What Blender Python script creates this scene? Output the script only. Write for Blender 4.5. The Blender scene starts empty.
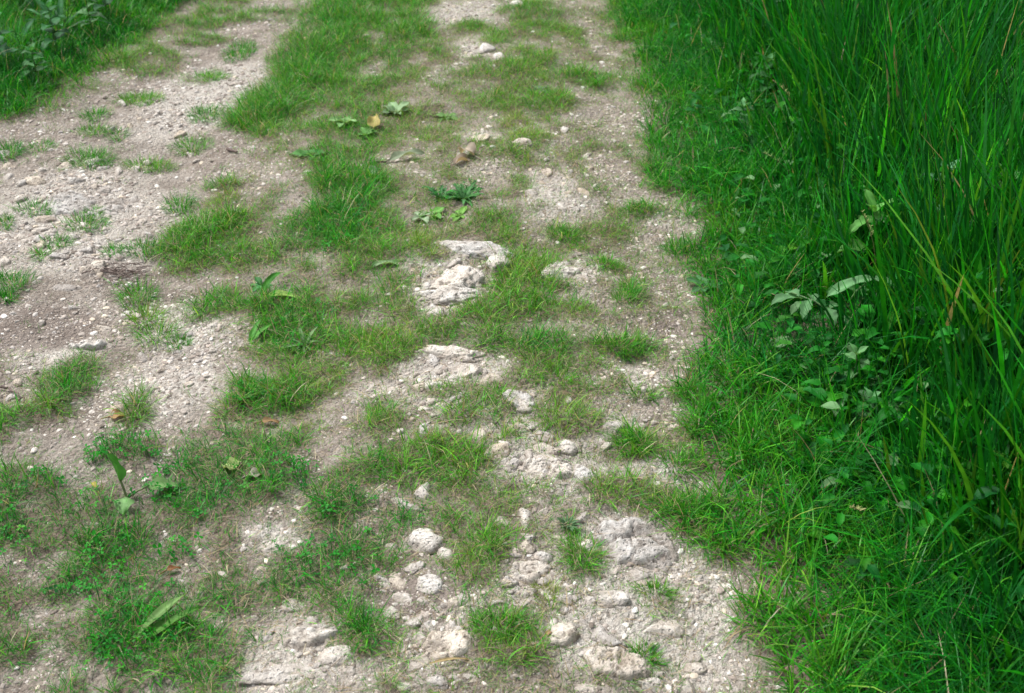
import bpy, bmesh, math, random
import numpy as np
from mathutils import Vector, Matrix

RS = np.random.RandomState(7)
random.seed(7)
C = bpy.context.scene
COL = C.collection
R = math.radians

# ------------------------------------------------------------------ camera constants
CAM_H, PITCH, LENS = 1.65, R(33.0), 40.0
FPX = LENS / 36.0 * 1024
SP, CP = math.sin(PITCH), math.cos(PITCH)

# ------------------------------------------------------------------ noise
PERM = np.random.RandomState(3).permutation(4096)
VALS = np.random.RandomState(4).rand(4096) * 2 - 1

def _h(ix, iy, iz=0):
    return VALS[PERM[(PERM[(PERM[ix & 4095] + iy) & 4095] + iz) & 4095]]

def noise2(x, y):
    x = np.asarray(x, float); y = np.asarray(y, float)
    ix = np.floor(x).astype(int); iy = np.floor(y).astype(int)
    fx = x - ix; fy = y - iy
    fx = fx * fx * (3 - 2 * fx); fy = fy * fy * (3 - 2 * fy)
    a = _h(ix, iy); b = _h(ix + 1, iy); c = _h(ix, iy + 1); d = _h(ix + 1, iy + 1)
    return (a + (b - a) * fx) * (1 - fy) + (c + (d - c) * fx) * fy

def fbm2(x, y, s, o=3, seed=0):
    r = 0; a = 1.0; t = 0; f = 1.0 / s
    for k in range(o):
        r = r + a * noise2(x * f + 17.3 * k + seed * 31.7, y * f - 9.1 * k + seed * 11.3)
        t += a; a *= .5; f *= 2.03
    return r / t

def noise3(p):
    i = np.floor(p).astype(int); f = p - i; f = f * f * (3 - 2 * f)
    x, y, z = i[:, 0], i[:, 1], i[:, 2]
    fx, fy, fz = f[:, 0], f[:, 1], f[:, 2]
    def L(a, b, t): return a + (b - a) * t
    return L(L(L(_h(x, y, z), _h(x + 1, y, z), fx), L(_h(x, y + 1, z), _h(x + 1, y + 1, z), fx), fy),
             L(L(_h(x, y, z + 1), _h(x + 1, y, z + 1), fx), L(_h(x, y + 1, z + 1), _h(x + 1, y + 1, z + 1), fx), fy), fz)

def fbm3(p, s, o=3, seed=0):
    r = 0; a = 1.0; t = 0; f = 1.0 / s
    for k in range(o):
        r = r + a * noise3(p * f + 13.7 * k + seed * 7.77); t += a; a *= .5; f *= 2.03
    return r / t

def sstep(a, b, x):
    t = np.clip((x - a) / (b - a), 0, 1)
    return t * t * (3 - 2 * t)

# ------------------------------------------------------------------ terrain height
def H0(x, y):
    """smooth lie of the land: two shallow wheel ruts, a low middle ridge, verges a little higher"""
    x = np.asarray(x, float); y = np.asarray(y, float)
    near = 1.0 / (1.0 + (np.hypot(x, y - 3) / 14.0) ** 4)
    z = 0.035 * fbm2(x, y, 0.9, 2, 1)
    z = z - 0.035 * np.exp(-((x + 1.05 + 0.1 * (y - 3)) / .4) ** 2) - 0.025 * np.exp(-((x - .45 - .02 * (y - 3)) / .25) ** 2)
    z = z + 0.07 * sstep(.8, 2.2, x - .05 * (y - 2)) + .06 * sstep(1.9, 3.4, -x)
    return z * near + 1.6 * fbm2(x, y, 90., 2, 5) * sstep(25, 120, np.hypot(x, y))

def G(px, py):
    """the ground point seen at a pixel of the photograph"""
    dx = (px - 512.0) / FPX; dv = (346.5 - py) / FPX
    d = np.array([dx, CP + dv * SP, -SP + dv * CP])
    z = 0.0
    for _ in range(8):
        t = (z - CAM_H) / d[2]
        x, y = d[0] * t, d[1] * t
        z = float(H0(x, y))
    return x, y, z

def PXM(px, py):
    """metres per pixel across the view at that ground point, and along the ground away from the camera"""
    x, y, z = G(px, py)
    depth = y * CP + (CAM_H - z) * SP
    m = depth / FPX
    dep = math.atan2(CAM_H - z, y)
    return m, m / math.sin(dep)

# ------------------------------------------------------------------ mesh helper
def mesh_np(name, V, quads=None, tris=None, col=None, mat=None, parent=None, smooth=True, attrs=None, loc=None):
    me = bpy.data.meshes.new(name)
    V = np.asarray(V, np.float32)
    nq = 0 if quads is None else len(quads); nt = 0 if tris is None else len(tris)
    me.vertices.add(len(V)); me.vertices.foreach_set('co', V.ravel())
    idx = []
    if nq: idx.append(np.asarray(quads, np.int32).ravel())
    if nt: idx.append(np.asarray(tris, np.int32).ravel())
    idx = np.concatenate(idx)
    me.loops.add(len(idx)); me.loops.foreach_set('vertex_index', idx)
    st = np.concatenate([np.arange(nq) * 4, nq * 4 + np.arange(nt) * 3]).astype(np.int32)
    me.polygons.add(nq + nt); me.polygons.foreach_set('loop_start', st)
    me.polygons.foreach_set('use_smooth', np.full(nq + nt, smooth))
    if col is not None:
        a = me.color_attributes.new('tint', 'FLOAT_COLOR', 'POINT')
        c4 = np.ones((len(V), 4), np.float32); c4[:, :3] = col
        a.data.foreach_set('color', c4.ravel())
    for k, v in (attrs or {}).items():
        a = me.attributes.new(k, 'FLOAT', 'POINT'); a.data.foreach_set('value', np.asarray(v, np.float32))
    me.update(calc_edges=True); me.validate()
    if mat: me.materials.append(mat)
    o = bpy.data.objects.new(name, me); COL.objects.link(o)
    if parent is not None: o.parent = parent
    if loc is not None: o.location = loc
    return o

LABELS = {}
def tag(o, label=None, cat=None, group=None, kind=None):
    if label: o['label'] = label; LABELS.setdefault(label, []).append((o.name, group))
    if cat: o['category'] = cat
    if group: o['group'] = group
    if kind: o['kind'] = kind
    return o

def empty(name, loc, label, cat, group=None):
    o = bpy.data.objects.new(name, None); COL.objects.link(o); o.location = loc
    o.empty_display_size = .05
    return tag(o, label, cat, group)

# ------------------------------------------------------------------ materials
class NT:
    def __init__(s, name):
        s.m = bpy.data.materials.new(name); s.m.use_nodes = True
        s.n = s.m.node_tree.nodes; s.l = s.m.node_tree.links; s.n.clear()
        s.out = s.n.new('ShaderNodeOutputMaterial')
    def node(s, t, **kw):
        n = s.n.new('ShaderNode' + t)
        for k, v in kw.items():
            if k.startswith('i_'): n.inputs[k[2:].replace('_', ' ')].default_value = v
            else: setattr(n, k, v)
        return n
    def link(s, a, b): s.l.new(a, b)
    def mix(s, fac, a, b, mode='MIX'):
        n = s.n.new('ShaderNodeMix'); n.data_type = 'RGBA'; n.blend_type = mode
        for v, i in ((fac, 0), (a, 6), (b, 7)):
            if hasattr(v, 'links') or hasattr(v, 'is_output'): s.l.new(v, n.inputs[i])
            elif isinstance(v, tuple): n.inputs[i].default_value = (*v, 1)
            else: n.inputs[i].default_value = v
        return n.outputs[2]
    def math(s, op, a, b=None, c=None):
        n = s.n.new('ShaderNodeMath'); n.operation = op
        for i, v in enumerate((a, b, c)):
            if v is None: continue
            if hasattr(v, 'is_output'): s.l.new(v, n.inputs[i])
            else: n.inputs[i].default_value = v
        return n.outputs[0]
    def ramp(s, fac, stops):
        n = s.n.new('ShaderNodeValToRGB'); e = n.color_ramp.elements
        while len(e) < len(stops): e.new(.5)
        for q, (p, c) in zip(e, stops):
            q.position = p; q.color = (*c, 1) if isinstance(c, tuple) else (c, c, c, 1)
        s.l.new(fac, n.inputs[0]); return n.outputs[0]

def mat_leaf(name, rough=.5, trans=.35, spec=.25, veins=0.0, tgain=(1.25, 1.15, .6)):
    t = NT(name)
    a = t.node('Attribute', attribute_name='tint')
    tc = t.node('TexCoord')
    nz = t.node('TexNoise', i_Scale=45.0, i_Detail=2.0); t.link(tc.outputs['Object'], nz.inputs['Vector'])
    col = t.mix(1.0, a.outputs['Color'], t.ramp(nz.outputs['Fac'], [(.3, .8), (.7, 1.2)]), 'MULTIPLY')
    p = t.node('BsdfPrincipled'); t.link(col, p.inputs['Base Color'])
    p.inputs['Roughness'].default_value = rough; p.inputs['Specular IOR Level'].default_value = spec
    tr = t.node('BsdfTranslucent'); t.link(t.mix(1.0, col, tgain, 'MULTIPLY'), tr.inputs['Color'])
    mx = t.node('MixShader'); mx.inputs[0].default_value = trans
    t.link(p.outputs[0], mx.inputs[1]); t.link(tr.outputs[0], mx.inputs[2])
    t.link(mx.outputs[0], t.out.inputs[0])
    return t.m

M_GRASS = mat_leaf('grass_blade', .42, .38, .24)
M_LEAF = mat_leaf('broad_leaf', .6, .3, .16)
M_CLOVER = mat_leaf('clover_leaf', .55, .25, .2)
M_STRAW = mat_leaf('dry_straw', .8, .15, .1, tgain=(1, 1, 1))
M_STEM = mat_leaf('green_stem', .5, .1, .25)

def mat_twig():
    t = NT('twig_bark')
    tc = t.node('TexCoord'); nz = t.node('TexNoise', i_Scale=120.0, i_Detail=4.0); t.link(tc.outputs['Object'], nz.inputs['Vector'])
    p = t.node('BsdfPrincipled'); t.link(t.ramp(nz.outputs['Fac'], [(.3, (.05, .035, .03)), (.7, (.17, .12, .10))]), p.inputs['Base Color'])
    p.inputs['Roughness'].default_value = .85
    t.link(p.outputs[0], t.out.inputs[0]); return t.m
M_TWIG = mat_twig()

def mat_stone():
    t = NT('limestone')
    tc = t.node('TexCoord'); oi = t.node('ObjectInfo')
    off = t.node('VectorMath', operation='ADD'); t.link(tc.outputs['Object'], off.inputs[0])
    sc = t.node('VectorMath', operation='SCALE'); t.link(oi.outputs['Location'], sc.inputs[0]); sc.inputs['Scale'].default_value = 7.3
    t.link(sc.outputs[0], off.inputs[1])
    v = off.outputs[0]
    big = t.node('TexNoise', i_Scale=22.0, i_Detail=6.0, i_Roughness=.62); t.link(v, big.inputs['Vector'])
    fine = t.node('TexNoise', i_Scale=160.0, i_Detail=5.0, i_Roughness=.7); t.link(v, fine.inputs['Vector'])
    pit = t.node('TexVoronoi', i_Scale=95.0); t.link(v, pit.inputs['Vector'])
    pitm = t.ramp(pit.outputs['Distance'], [(.05, 0.0), (.34, 1.0)])
    spot = t.node('TexNoise', i_Scale=55.0, i_Detail=3.0); t.link(v, spot.inputs['Vector'])
    col = t.ramp(big.outputs['Fac'], [(.24, (.34, .30, .265)), (.40, (.56, .525, .485)), (.53, (.72, .70, .67)), (.72, (.82, .81, .79))])
    col = t.mix(t.ramp(fine.outputs['Fac'], [(.32, .5), (.52, .0)]), col, (.25, .215, .185))
    col = t.mix(t.ramp(spot.outputs['Fac'], [(.57, 0.0), (.68, .7)]), col, (.16, .14, .12))
    # warm iron-stained stones and cool grey ones
    col = t.mix(1.0, col, t.ramp(oi.outputs['Random'], [(0.0, (.84, .84, .85)), (.45, (1, .985, .965)), (.8, (1, .96, .91)), (1.0, (1.0, .91, .79))]), 'MULTIPLY')
    # earth splashed on the lower edge
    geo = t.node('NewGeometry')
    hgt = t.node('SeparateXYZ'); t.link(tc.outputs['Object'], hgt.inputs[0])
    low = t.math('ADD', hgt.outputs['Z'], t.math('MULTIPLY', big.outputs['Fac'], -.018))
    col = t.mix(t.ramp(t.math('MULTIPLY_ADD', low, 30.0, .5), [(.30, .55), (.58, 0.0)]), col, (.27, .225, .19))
    col = t.mix(1.0, col, (.86, .85, .83), 'MULTIPLY')
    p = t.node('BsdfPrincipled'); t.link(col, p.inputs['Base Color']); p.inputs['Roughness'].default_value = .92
    p.inputs['Specular IOR Level'].default_value = .088
    h = t.math('ADD', t.math('MULTIPLY', fine.outputs['Fac'], .6), t.math('MULTIPLY', pitm, .5))
    h = t.math('ADD', h, t.math('MULTIPLY', big.outputs['Fac'], 1.2))
    b = t.node('Bump', i_Strength=1.0, i_Distance=.011); t.link(h, b.inputs['Height']); t.link(b.outputs[0], p.inputs['Normal'])
    t.link(p.outputs[0], t.out.inputs[0]); return t.m
M_STONE = mat_stone()

def mat_gravel():
    t = NT('gravel_stone')
    a = t.node('Attribute', attribute_name='tint'); tc = t.node('TexCoord')
    nz = t.node('TexNoise', i_Scale=220.0, i_Detail=3.0); t.link(tc.outputs['Object'], nz.inputs['Vector'])
    col = t.mix(1.0, a.outputs['Color'], t.ramp(nz.outputs['Fac'], [(.3, .75), (.7, 1.15)]), 'MULTIPLY')
    p = t.node('BsdfPrincipled'); t.link(col, p.inputs['Base Color']); p.inputs['Roughness'].default_value = .9
    p.inputs['Specular IOR Level'].default_value = .088
    t.link(p.outputs[0], t.out.inputs[0]); return t.m
M_GRAVEL = mat_gravel()

def mat_soil(name):
    t = NT(name)
    geo = t.node('NewGeometry'); v = geo.outputs['Position']
    ch = t.node('Attribute', attribute_name='chalk').outputs['Fac']
    hu = t.node('Attribute', attribute_name='humus').outputs['Fac']
    da = t.node('Attribute', attribute_name='mud').outputs['Fac']
    def N(s, d=5.0, r=.6):
        n = t.node('TexNoise', i_Scale=s, i_Detail=d, i_Roughness=r); t.link(v, n.inputs['Vector']); return n.outputs['Fac']
    n1, n2, n3, n4 = N(3.0), N(18.0), N(90.0), N(350.0, 3.0, .7)
    vo = t.node('TexVoronoi', i_Scale=75.0); t.link(v, vo.inputs['Vector'])
    vo2 = t.node('TexVoronoi', i_Scale=190.0); t.link(v, vo2.inputs['Vector'])
    soil = t.ramp(n2, [(.30, (.15, .12, .10)), (.5, (.28, .24, .21)), (.68, (.41, .365, .325))])
    n5 = N(8.0, 6.0, .6)
    soil = t.mix(t.ramp(n5, [(.45, 0.0), (.62, .7)]), soil, (.42, .38, .35))
    soil = t.mix(t.ramp(n1, [(.5, 0.0), (.75, .4)]), soil, (.27, .225, .195))
    pb = t.ramp(vo.outputs['Color'], [(.0, (.16, .13, .115)), (.45, (.29, .25, .225)), (.8, (.46, .43, .40)), (1.0, (.58, .56, .53))])
    soil = t.mix(t.ramp(vo.outputs['Distance'], [(.2, .75), (.5, .0)]), soil, pb)
    pb2 = t.ramp(vo2.outputs['Color'], [(.0, (.15, .12, .10)), (.55, (.29, .25, .22)), (1.0, (.58, .55, .51))])
    soil = t.mix(t.ramp(vo2.outputs['Distance'], [(.2, .75), (.55, .0)]), soil, pb2)
    chalk = t.ramp(n3, [(.3, (.34, .305, .27)), (.5, (.57, .535, .50)), (.7, (.70, .675, .645))])
    cm = t.math('MULTIPLY', ch, t.ramp(t.math('ADD', n2, t.math('MULTIPLY', n3, .5)), [(.5, .2), (.78, 1.0)]))
    soil = t.mix(cm, soil, chalk)
    hum = t.ramp(n3, [(.3, (.085, .065, .048)), (.55, (.19, .15, .115)), (.75, (.30, .25, .19))])
    soil = t.mix(t.math('MULTIPLY', hu, .8), soil, hum)
    soil = t.mix(t.math('MULTIPLY', da, .75), soil, t.ramp(n3, [(.3, (.14, .11, .10)), (.7, (.24, .20, .185))]))
    soil = t.mix(1.0, soil, (.91, .90, .855), 'MULTIPLY')
    p = t.node('BsdfPrincipled'); t.link(soil, p.inputs['Base Color']); p.inputs['Roughness'].default_value = .95
    p.inputs['Specular IOR Level'].default_value = .12
    h = t.math('ADD', t.math('MULTIPLY', n3, .9), t.math('MULTIPLY', n4, .35))
    h = t.math('SUBTRACT', h, t.math('MULTIPLY', vo.outputs['Distance'], .6))
    h = t.math('SUBTRACT', h, t.math('MULTIPLY', vo2.outputs['Distance'], .3))
    b = t.node('Bump', i_Strength=1.0, i_Distance=.016); t.link(h, b.inputs['Height']); t.link(b.outputs[0], p.inputs['Normal'])
    t.link(p.outputs[0], t.out.inputs[0]); return t.m
M_SOIL = mat_soil('verge_soil'); M_PATH = mat_soil('track_soil')

# ------------------------------------------------------------------ where grass grows (ground maps)
GX0, GX1, GY0, GY1, GS = -4.6, 5.2, 0.5, 9.2, 0.02
gx = np.arange(GX0, GX1, GS); gy = np.arange(GY0, GY1, GS)
MX, MY = np.meshgrid(gx, gy)                       # [iy, ix]
WX = MX + .05 * fbm2(MX, MY, .16, 3, 11) + .018 * fbm2(MX, MY, .04, 2, 12)
WY = MY + .07 * fbm2(MX, MY, .18, 3, 13) + .025 * fbm2(MX, MY, .05, 2, 14)
DEN = np.full(MX.shape, .10); HGT = np.full(MX.shape, .028); HUE = np.full(MX.shape, .33)
CLO = np.zeros(MX.shape); CHALK = np.zeros(MX.shape); MUD = np.zeros(MX.shape)

def ell(cx, cy, rx, ry, soft=.62):
    x, y, z = G(cx, cy); m, my = PXM(cx, cy)
    r = np.hypot((WX - x) / (rx * m), (WY - y) / (ry * my))
    return 1 - sstep(1 - soft, 1 + soft, r)
def lerp(A, w, v): A += (v - A) * w

def edge_line(pts):
    P = sorted((G(px, py)[1], G(px, py)[0]) for px, py in pts)
    ys = np.array([p[0] for p in P]); xs = np.array([p[1] for p in P])
    ys = np.concatenate([[-60], [ys[0] - 1.0], ys, [ys[-1] + 3], [120]])
    s0 = (xs[-1] - xs[0]) / (ys[-2 - 1] - ys[2])
    xs = np.concatenate([[xs[0]], [xs[0]], xs, [xs[-1] + .2 * s0], [xs[-1] + 3]])
    return lambda y: np.interp(y, ys, xs)
E_R = edge_line([(612, 0), (625, 40), (640, 80), (648, 150), (668, 190), (700, 230), (690, 270), (700, 310), (692, 350), (692, 400), (700, 450),
                 (702, 490), (708, 530), (738, 570), (748, 610), (765, 650), (780, 690)])
E_T = edge_line([(712, 0), (728, 60), (748, 130), (772, 190), (806, 270), (840, 360), (880, 450), (930, 560), (992, 680)])
E_L = edge_line([(-120, 160), (-40, 137), (0, 124), (40, 116), (75, 104), (100, 74), (125, 50), (160, 28), (205, 0)])

# sparse patchy turf of the track
DEN[:] = np.clip(.26 + .45 * fbm2(WX, WY, .3, 3, 21), .04, .55)
strip = ell(450, 330, 190, 420, .5)
DEN += .24 * strip * np.clip(1 + 1.2 * fbm2(WX, WY, .12, 2, 22), 0, 2)
DEN += .42 * ell(130, 590, 230, 130, .5) * np.clip(1 + 1.4 * fbm2(WX, WY, .1, 2, 23), 0, 2)
# bare left wheel track
for c in [(40, 200, 150, 75), (60, 300, 125, 60), (150, 130, 95, 60), (235, 60, 60, 45), (290, 15, 40, 25), (190, 380, 60, 40), (90, 420, 60, 20)]:
    lerp(DEN, ell(*c), .012)

# right verge, getting taller away from the track; left verge likewise
dR = WX - E_R(WY) + .09 * fbm2(MX, MY, .22, 2, 34); dT = WX - E_T(WY); dL = E_L(WY) - WX
wR = np.maximum(sstep(-.06, .08, dR), .22 * sstep(-.16, .0, dR + .12 * fbm2(MX, MY, .15, 2, 33))); wL = sstep(-.05, .1, dL)
nn = fbm2(MX, MY, .25, 3, 31)
lerp(DEN, wR, .93); lerp(DEN, wL, 1.0)
q = np.clip(dR / np.maximum(E_T(WY) - E_R(WY), .1), 0, 1)
HGT += ((.055 + .15 * q ** 1.2) + .03 * nn - HGT) * wR
HUE += (.58 + .25 * q + .25 * nn - HUE) * wR
HGT += (.06 + .13 * sstep(0, .7, dL) + .02 * nn - HGT) * wL
HUE += (.68 + .2 * nn - HUE) * wL

PATCH = """350 22 62 36 .9 6 55|330 70 52 38 .9 6 52|268 112 36 26 1 8 52|300 92 30 22 .9 7 52|385 62 42 50 .75 4 45|402 22 32 34 .9 5 45|350 112 55 32 .65 4 45
420 100 38 40 .4 3 30|345 152 55 24 .8 4 50|352 190 45 25 .95 6 58|345 225 40 24 1 7 65|300 238 28 20 .85 5 60|395 235 40 24 .75 4 45|370 270 44 20 .65 4 40
280 165 30 14 .35 3 30|280 200 16 14 .5 4 45|285 262 36 16 .65 4 45|206 245 34 24 1 6 45|190 268 22 10 .9 5 35|236 256 22 7 .9 5 50|216 185 26 8 .85 5 42
228 201 18 8 .7 4 15|210 312 25 14 .85 5 45|250 310 20 10 .4 4 40|275 305 34 16 .75 5 50|300 330 44 22 .8 5 50|330 342 26 16 .7 5 50|375 354 40 20 .95 5 35|398 346 22 14 .9 5 30
270 396 38 20 1 6 50|250 385 20 12 .8 5 45|240 405 12 8 .7 4 35|190 145 18 6 .4 3 40|130 62 36 18 .75 5 42|162 62 26 12 .65 3 36|65 96 22 14 .6 5 45|190 82 28 7 .55 3 40|205 42 28 6 .95 4 45|175 42 18 6 .7 4 40
205 24 26 8 .9 4 45|222 8 26 8 .75 4 45|246 16 10 7 .6 4 50|275 16 26 6 .75 4 50
72 380 34 14 .95 5 50|35 412 36 10 .85 5 45|0 432 12 9 .9 5 50|85 385 18 8 .9 5 55|55 400 14 8 .9 6 30|130 398 12 10 .5 4 45|132 412 13 16 .8 5 38|120 444 44 13 1 4 72|150 450 20 10 .9 4 55
220 442 30 15 1 4 72|200 445 20 12 .7 4 50|180 482 36 15 1 4 75|215 502 36 18 1 4 78|245 455 18 14 .8 4 60|40 508 40 25 1 4 75|60 482 24 14 .85 4 60|20 542 22 22 1 4 75|18 472 26 10 .55 4 40|105 507 18 8 .7 4 70
120 547 34 13 1 5 66|165 556 26 10 1 3 80|110 572 34 13 .9 4 66|132 602 34 14 .95 3 75|70 588 24 9 .75 4 60|60 606 20 7 .75 4 55|132 643 38 22 1 5 72|170 642 24 15 .95 6 55|192 602 20 10 .75 5 42|215 606 24 10 .8 5 40|232 620 18 7 .75 5 45
10 657 14 9 .95 4 50|80 682 8 8 .9 5 45|50 652 24 13 .45 3 50|150 682 34 11 .95 6 60|200 684 24 8 .6 5 50|195 640 14 10 .7 5 45
290 472 30 17 .85 4 68|272 448 24 12 .65 4 58|300 447 10 10 .65 4 55|300 492 42 16 .75 4 55|350 507 42 17 1 4 75|390 512 30 15 .95 4 72|346 548 38 16 1 3 78|310 562 34 12 .75 3 75|342 578 34 14 .85 4 70|375 552 18 14 .9 4 60|290 588 40 12 .55 3 65
365 617 34 18 .95 5 50|350 602 20 10 .8 4 55|386 640 24 12 .6 4 42|320 682 7 12 .85 5 40|285 641 12 7 .7 4 40|376 682 11 8 .8 5 35|410 657 9 10 .7 5 40
396 412 30 17 .95 5 38|376 458 17 12 .7 4 52|440 462 42 18 1 5 34|418 480 30 10 .75 4 40|470 474 26 12 .8 5 32|455 408 26 16 .95 5 38|486 412 18 11 .85 5 40|500 428 16 12 .7 5 35
480 312 22 10 .9 5 40|450 326 20 10 .75 4 40|430 332 14 10 .85 4 40|490 346 22 13 .95 5 45|478 372 16 8 .65 4 40|540 347 26 15 1 5 60|515 332 16 9 .6 4 45|494 258 10 9 .95 4 62|470 260 9 6 .7 3 30|526 266 34 19 .95 5 30|520 297 34 17 1 5 35
546 292 34 14 .9 5 35|562 302 24 10 .85 5 40|586 296 13 7 .9 5 50|500 236 26 11 .8 4 40|480 226 22 7 .95 4 35|430 247 24 11 .55 4 22|395 287 34 11 .75 4 45|385 302 16 9 .65 4 45|375 322 42 13 .65 4 40|345 287 24 9 .65 4 45|402 316 34 10 .65 4 35|345 310 20 8 .4 4 35
546 102 26 11 .95 5 40|530 88 22 9 .8 4 36|530 62 26 15 .85 4 35|562 32 34 22 .75 3.5 35|530 16 26 13 1 4 45|590 82 34 11 .95 5 45|585 57 26 14 .65 3 25|500 72 26 8 .85 4 40|500 42 16 7 .75 4 40|470 29 22 5 .85 4 40
455 82 22 9 .75 4 40|430 62 22 14 .55 3 35|490 102 26 11 .75 4 35|480 110 20 7 .6 4 35|562 126 20 7 .65 3 30|520 127 12 16 .7 4 12|536 141 13 5 .95 4 22|526 162 26 9 .65 4 30|575 152 12 7 .5 3 35|615 141 9 8 .65 4 45|630 157 11 5 .75 4 50
580 172 24 10 .4 3 30|600 206 34 13 .65 3 35|640 212 18 6 .95 5 50|620 227 16 7 .55 4 40|566 236 14 8 .8 4 45|635 251 10 6 .6 4 42|605 264 18 9 .8 4 40|625 296 12 11 .9 5 50|616 347 24 9 1 5 45|640 344 10 6 .7 4 45|680 286 12 6 .9 4 50|620 321 9 5 .6 4 45
558 374 20 12 .55 4 40|540 385 12 9 .5 4 35|595 394 9 5 .8 4 35|640 396 22 6 .75 4 40|555 428 30 14 .9 4 28|530 442 14 8 .6 4 30|565 456 24 6 .65 3 35|632 447 16 12 1 5 40|680 467 20 10 .95 5 45|620 487 34 13 .85 4 33|545 492 34 11 .8 4 35|510 492 22 9 .65 4 35
580 553 23 21 1 4 45|562 527 16 8 .9 3 60|690 507 34 9 .95 5 50|655 592 22 8 .65 3 40|645 657 12 9 .7 4 50|696 642 9 8 .7 4 45|670 672 15 6 .45 4 40|585 647 15 9 .6 3 50|500 627 27 12 1 5 40|474 636 10 8 .8 5 40|485 547 25 12 1 5 35
455 552 11 12 .9 5 22|465 522 24 9 .75 4 40|436 572 14 8 .5 4 30|460 592 10 13 .7 5 40|432 602 9 6 .7 5 38|516 667 18 13 .9 5 34|480 662 12 7 .6 4 38|720 605 18 12 .6 4 40|740 520 30 14 .9 6 40|520 585 10 5 .5 4 35"""
for line in PATCH.replace('\n', '|').split('|'):
    cx, cy, rx, ry, d, h, hu = map(float, line.split())
    w = ell(cx, cy, rx, ry)
    lerp(DEN, w, d); lerp(HGT, w, h / 100.0); lerp(HUE, w, hu / 100.0 + .01)
# worn patches inside the turf
for cx, cy, rx, ry, d in [(688, 222, 30, 8, .0), (690, 206, 20, 6, .1), (652, 97, 26, 5, .08), (668, 325, 18, 26, .02), (722, 355, 11, 16, .12), (782, 572, 10, 12, .25), (700, 480, 16, 14, .25),
                          (800, 590, 10, 8, .2), (828, 640, 12, 10, .15), (905, 612, 20, 7, .15), (950, 636, 18, 6, .1), (745, 430, 12, 8, .3), (305, 142, 24, 6, .08), (302, 200, 12, 7, .1), (790, 456, 16, 10, .3),
                          (375, 35, 10, 7, .1), (310, 118, 14, 5, .12), (365, 74, 18, 7, .1), (400, 155, 22, 25, .12), (415, 180, 16, 12, .15), (465, 14, 42, 11, .06), (478, 48, 18, 9, .05), (600, 48, 12, 26, .2),
                          (575, 88, 10, 4, .1), (630, 120, 30, 22, .1), (610, 185, 26, 26, .12), (590, 115, 16, 8, .12), (560, 145, 16, 12, .12), (555, 172, 12, 14, .1), (430, 405, 24, 12, .08), (335, 415, 22, 26, .06), (330, 460, 18, 10, .1),
                          (190, 395, 40, 22, .02), (660, 415, 30, 30, .08), (650, 368, 34, 12, .02), (655, 475, 22, 12, .05), (640, 545, 50, 34, .0), (610, 620, 60, 40, .05), (565, 640, 26, 24, .08), (700, 600, 30, 40, .08), (450, 290, 40, 20, .06),
                          (455, 365, 42, 14, .1), (410, 585, 34, 28, .08), (435, 640, 26, 20, .1), (470, 435, 26, 10, .1), (530, 470, 46, 16, .08), (520, 520, 24, 18, .08), (530, 570, 36, 22, .06), (300, 655, 60, 24, .06),
                          (280, 545, 30, 14, .1), (255, 570, 26, 14, .1), (145, 478, 26, 14, .06), (215, 550, 14, 7, .2), (80, 540, 16, 7, .1), (60, 562, 20, 8, .1), (30, 625, 30, 16, .06), (80, 625, 12, 8, .1), (22, 685, 30, 8, .1), (105, 685, 14, 7, .1),
                          (670, 250, 14, 14, .05), (655, 235, 22, 8, .05), (575, 275, 18, 18, .04), (548, 190, 16, 14, .1), (765, 650, 8, 8, .3), (500, 380, 22, 12, .08), (540, 400, 24, 12, .08), (520, 412, 14, 7, .1)]:
    w = ell(cx, cy, rx, ry) * .72; lerp(DEN, w, d); lerp(HUE, w * .5, .2)
for cx, cy, rx, ry, d, h, hu in [(735, 520, 50, 24, 1, 8, 45), (745, 548, 34, 14, 1, 8, 45), (770, 610, 24, 18, 1, 8, 42), (800, 665, 34, 18, 1, 9, 42), (850, 670, 60, 22, 1, 11, 40), (735, 450, 40, 26, 1, 9, 48), (740, 410, 45, 26, 1, 9, 50),
                                 (720, 310, 26, 20, 1, 7, 52), (676, 248, 14, 9, 1, 6, 58), (720, 270, 34, 24, 1, 7, 55), (668, 180, 26, 18, 1, 6, 58), (675, 130, 32, 22, 1, 6, 58), (700, 400, 24, 14, .9, 6, 48)]:
    w = ell(cx, cy, rx, ry); lerp(DEN, w, d); lerp(HGT, w, h / 100.0); lerp(HUE, w, hu / 100.0 + .10)
w = ell(818, 338, 66, 24); lerp(HGT, w, .055)
w = ell(372, 124, 60, 20); lerp(DEN, w, .8); lerp(HGT, w, .035)
lerp(HUE, .75 * ell(130, 580, 280, 140, .5), .68)
DEN0 = DEN.copy()
track = 1 - np.clip(wR + wL, 0, 1)
DEN *= 1 + track * (np.clip(1.12 + 1.3 * fbm2(MX, MY, .085, 3, 41), .15, 1.7) - 1)
DEN *= np.clip(1.0 + .35 * fbm2(MX, MY, .05, 2, 42), .3, 1.5)
HGT *= 1 + track * (.55 + .5 * np.clip(DEN, 0, 1) - 1)
DEN = np.maximum(DEN, .62 * sstep(.62, .9, DEN0) * np.clip(1 + 1.1 * fbm2(MX, MY, .06, 2, 48) + .5 * fbm2(MX, MY, .03, 1, 49), .1, 1.5))
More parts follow.
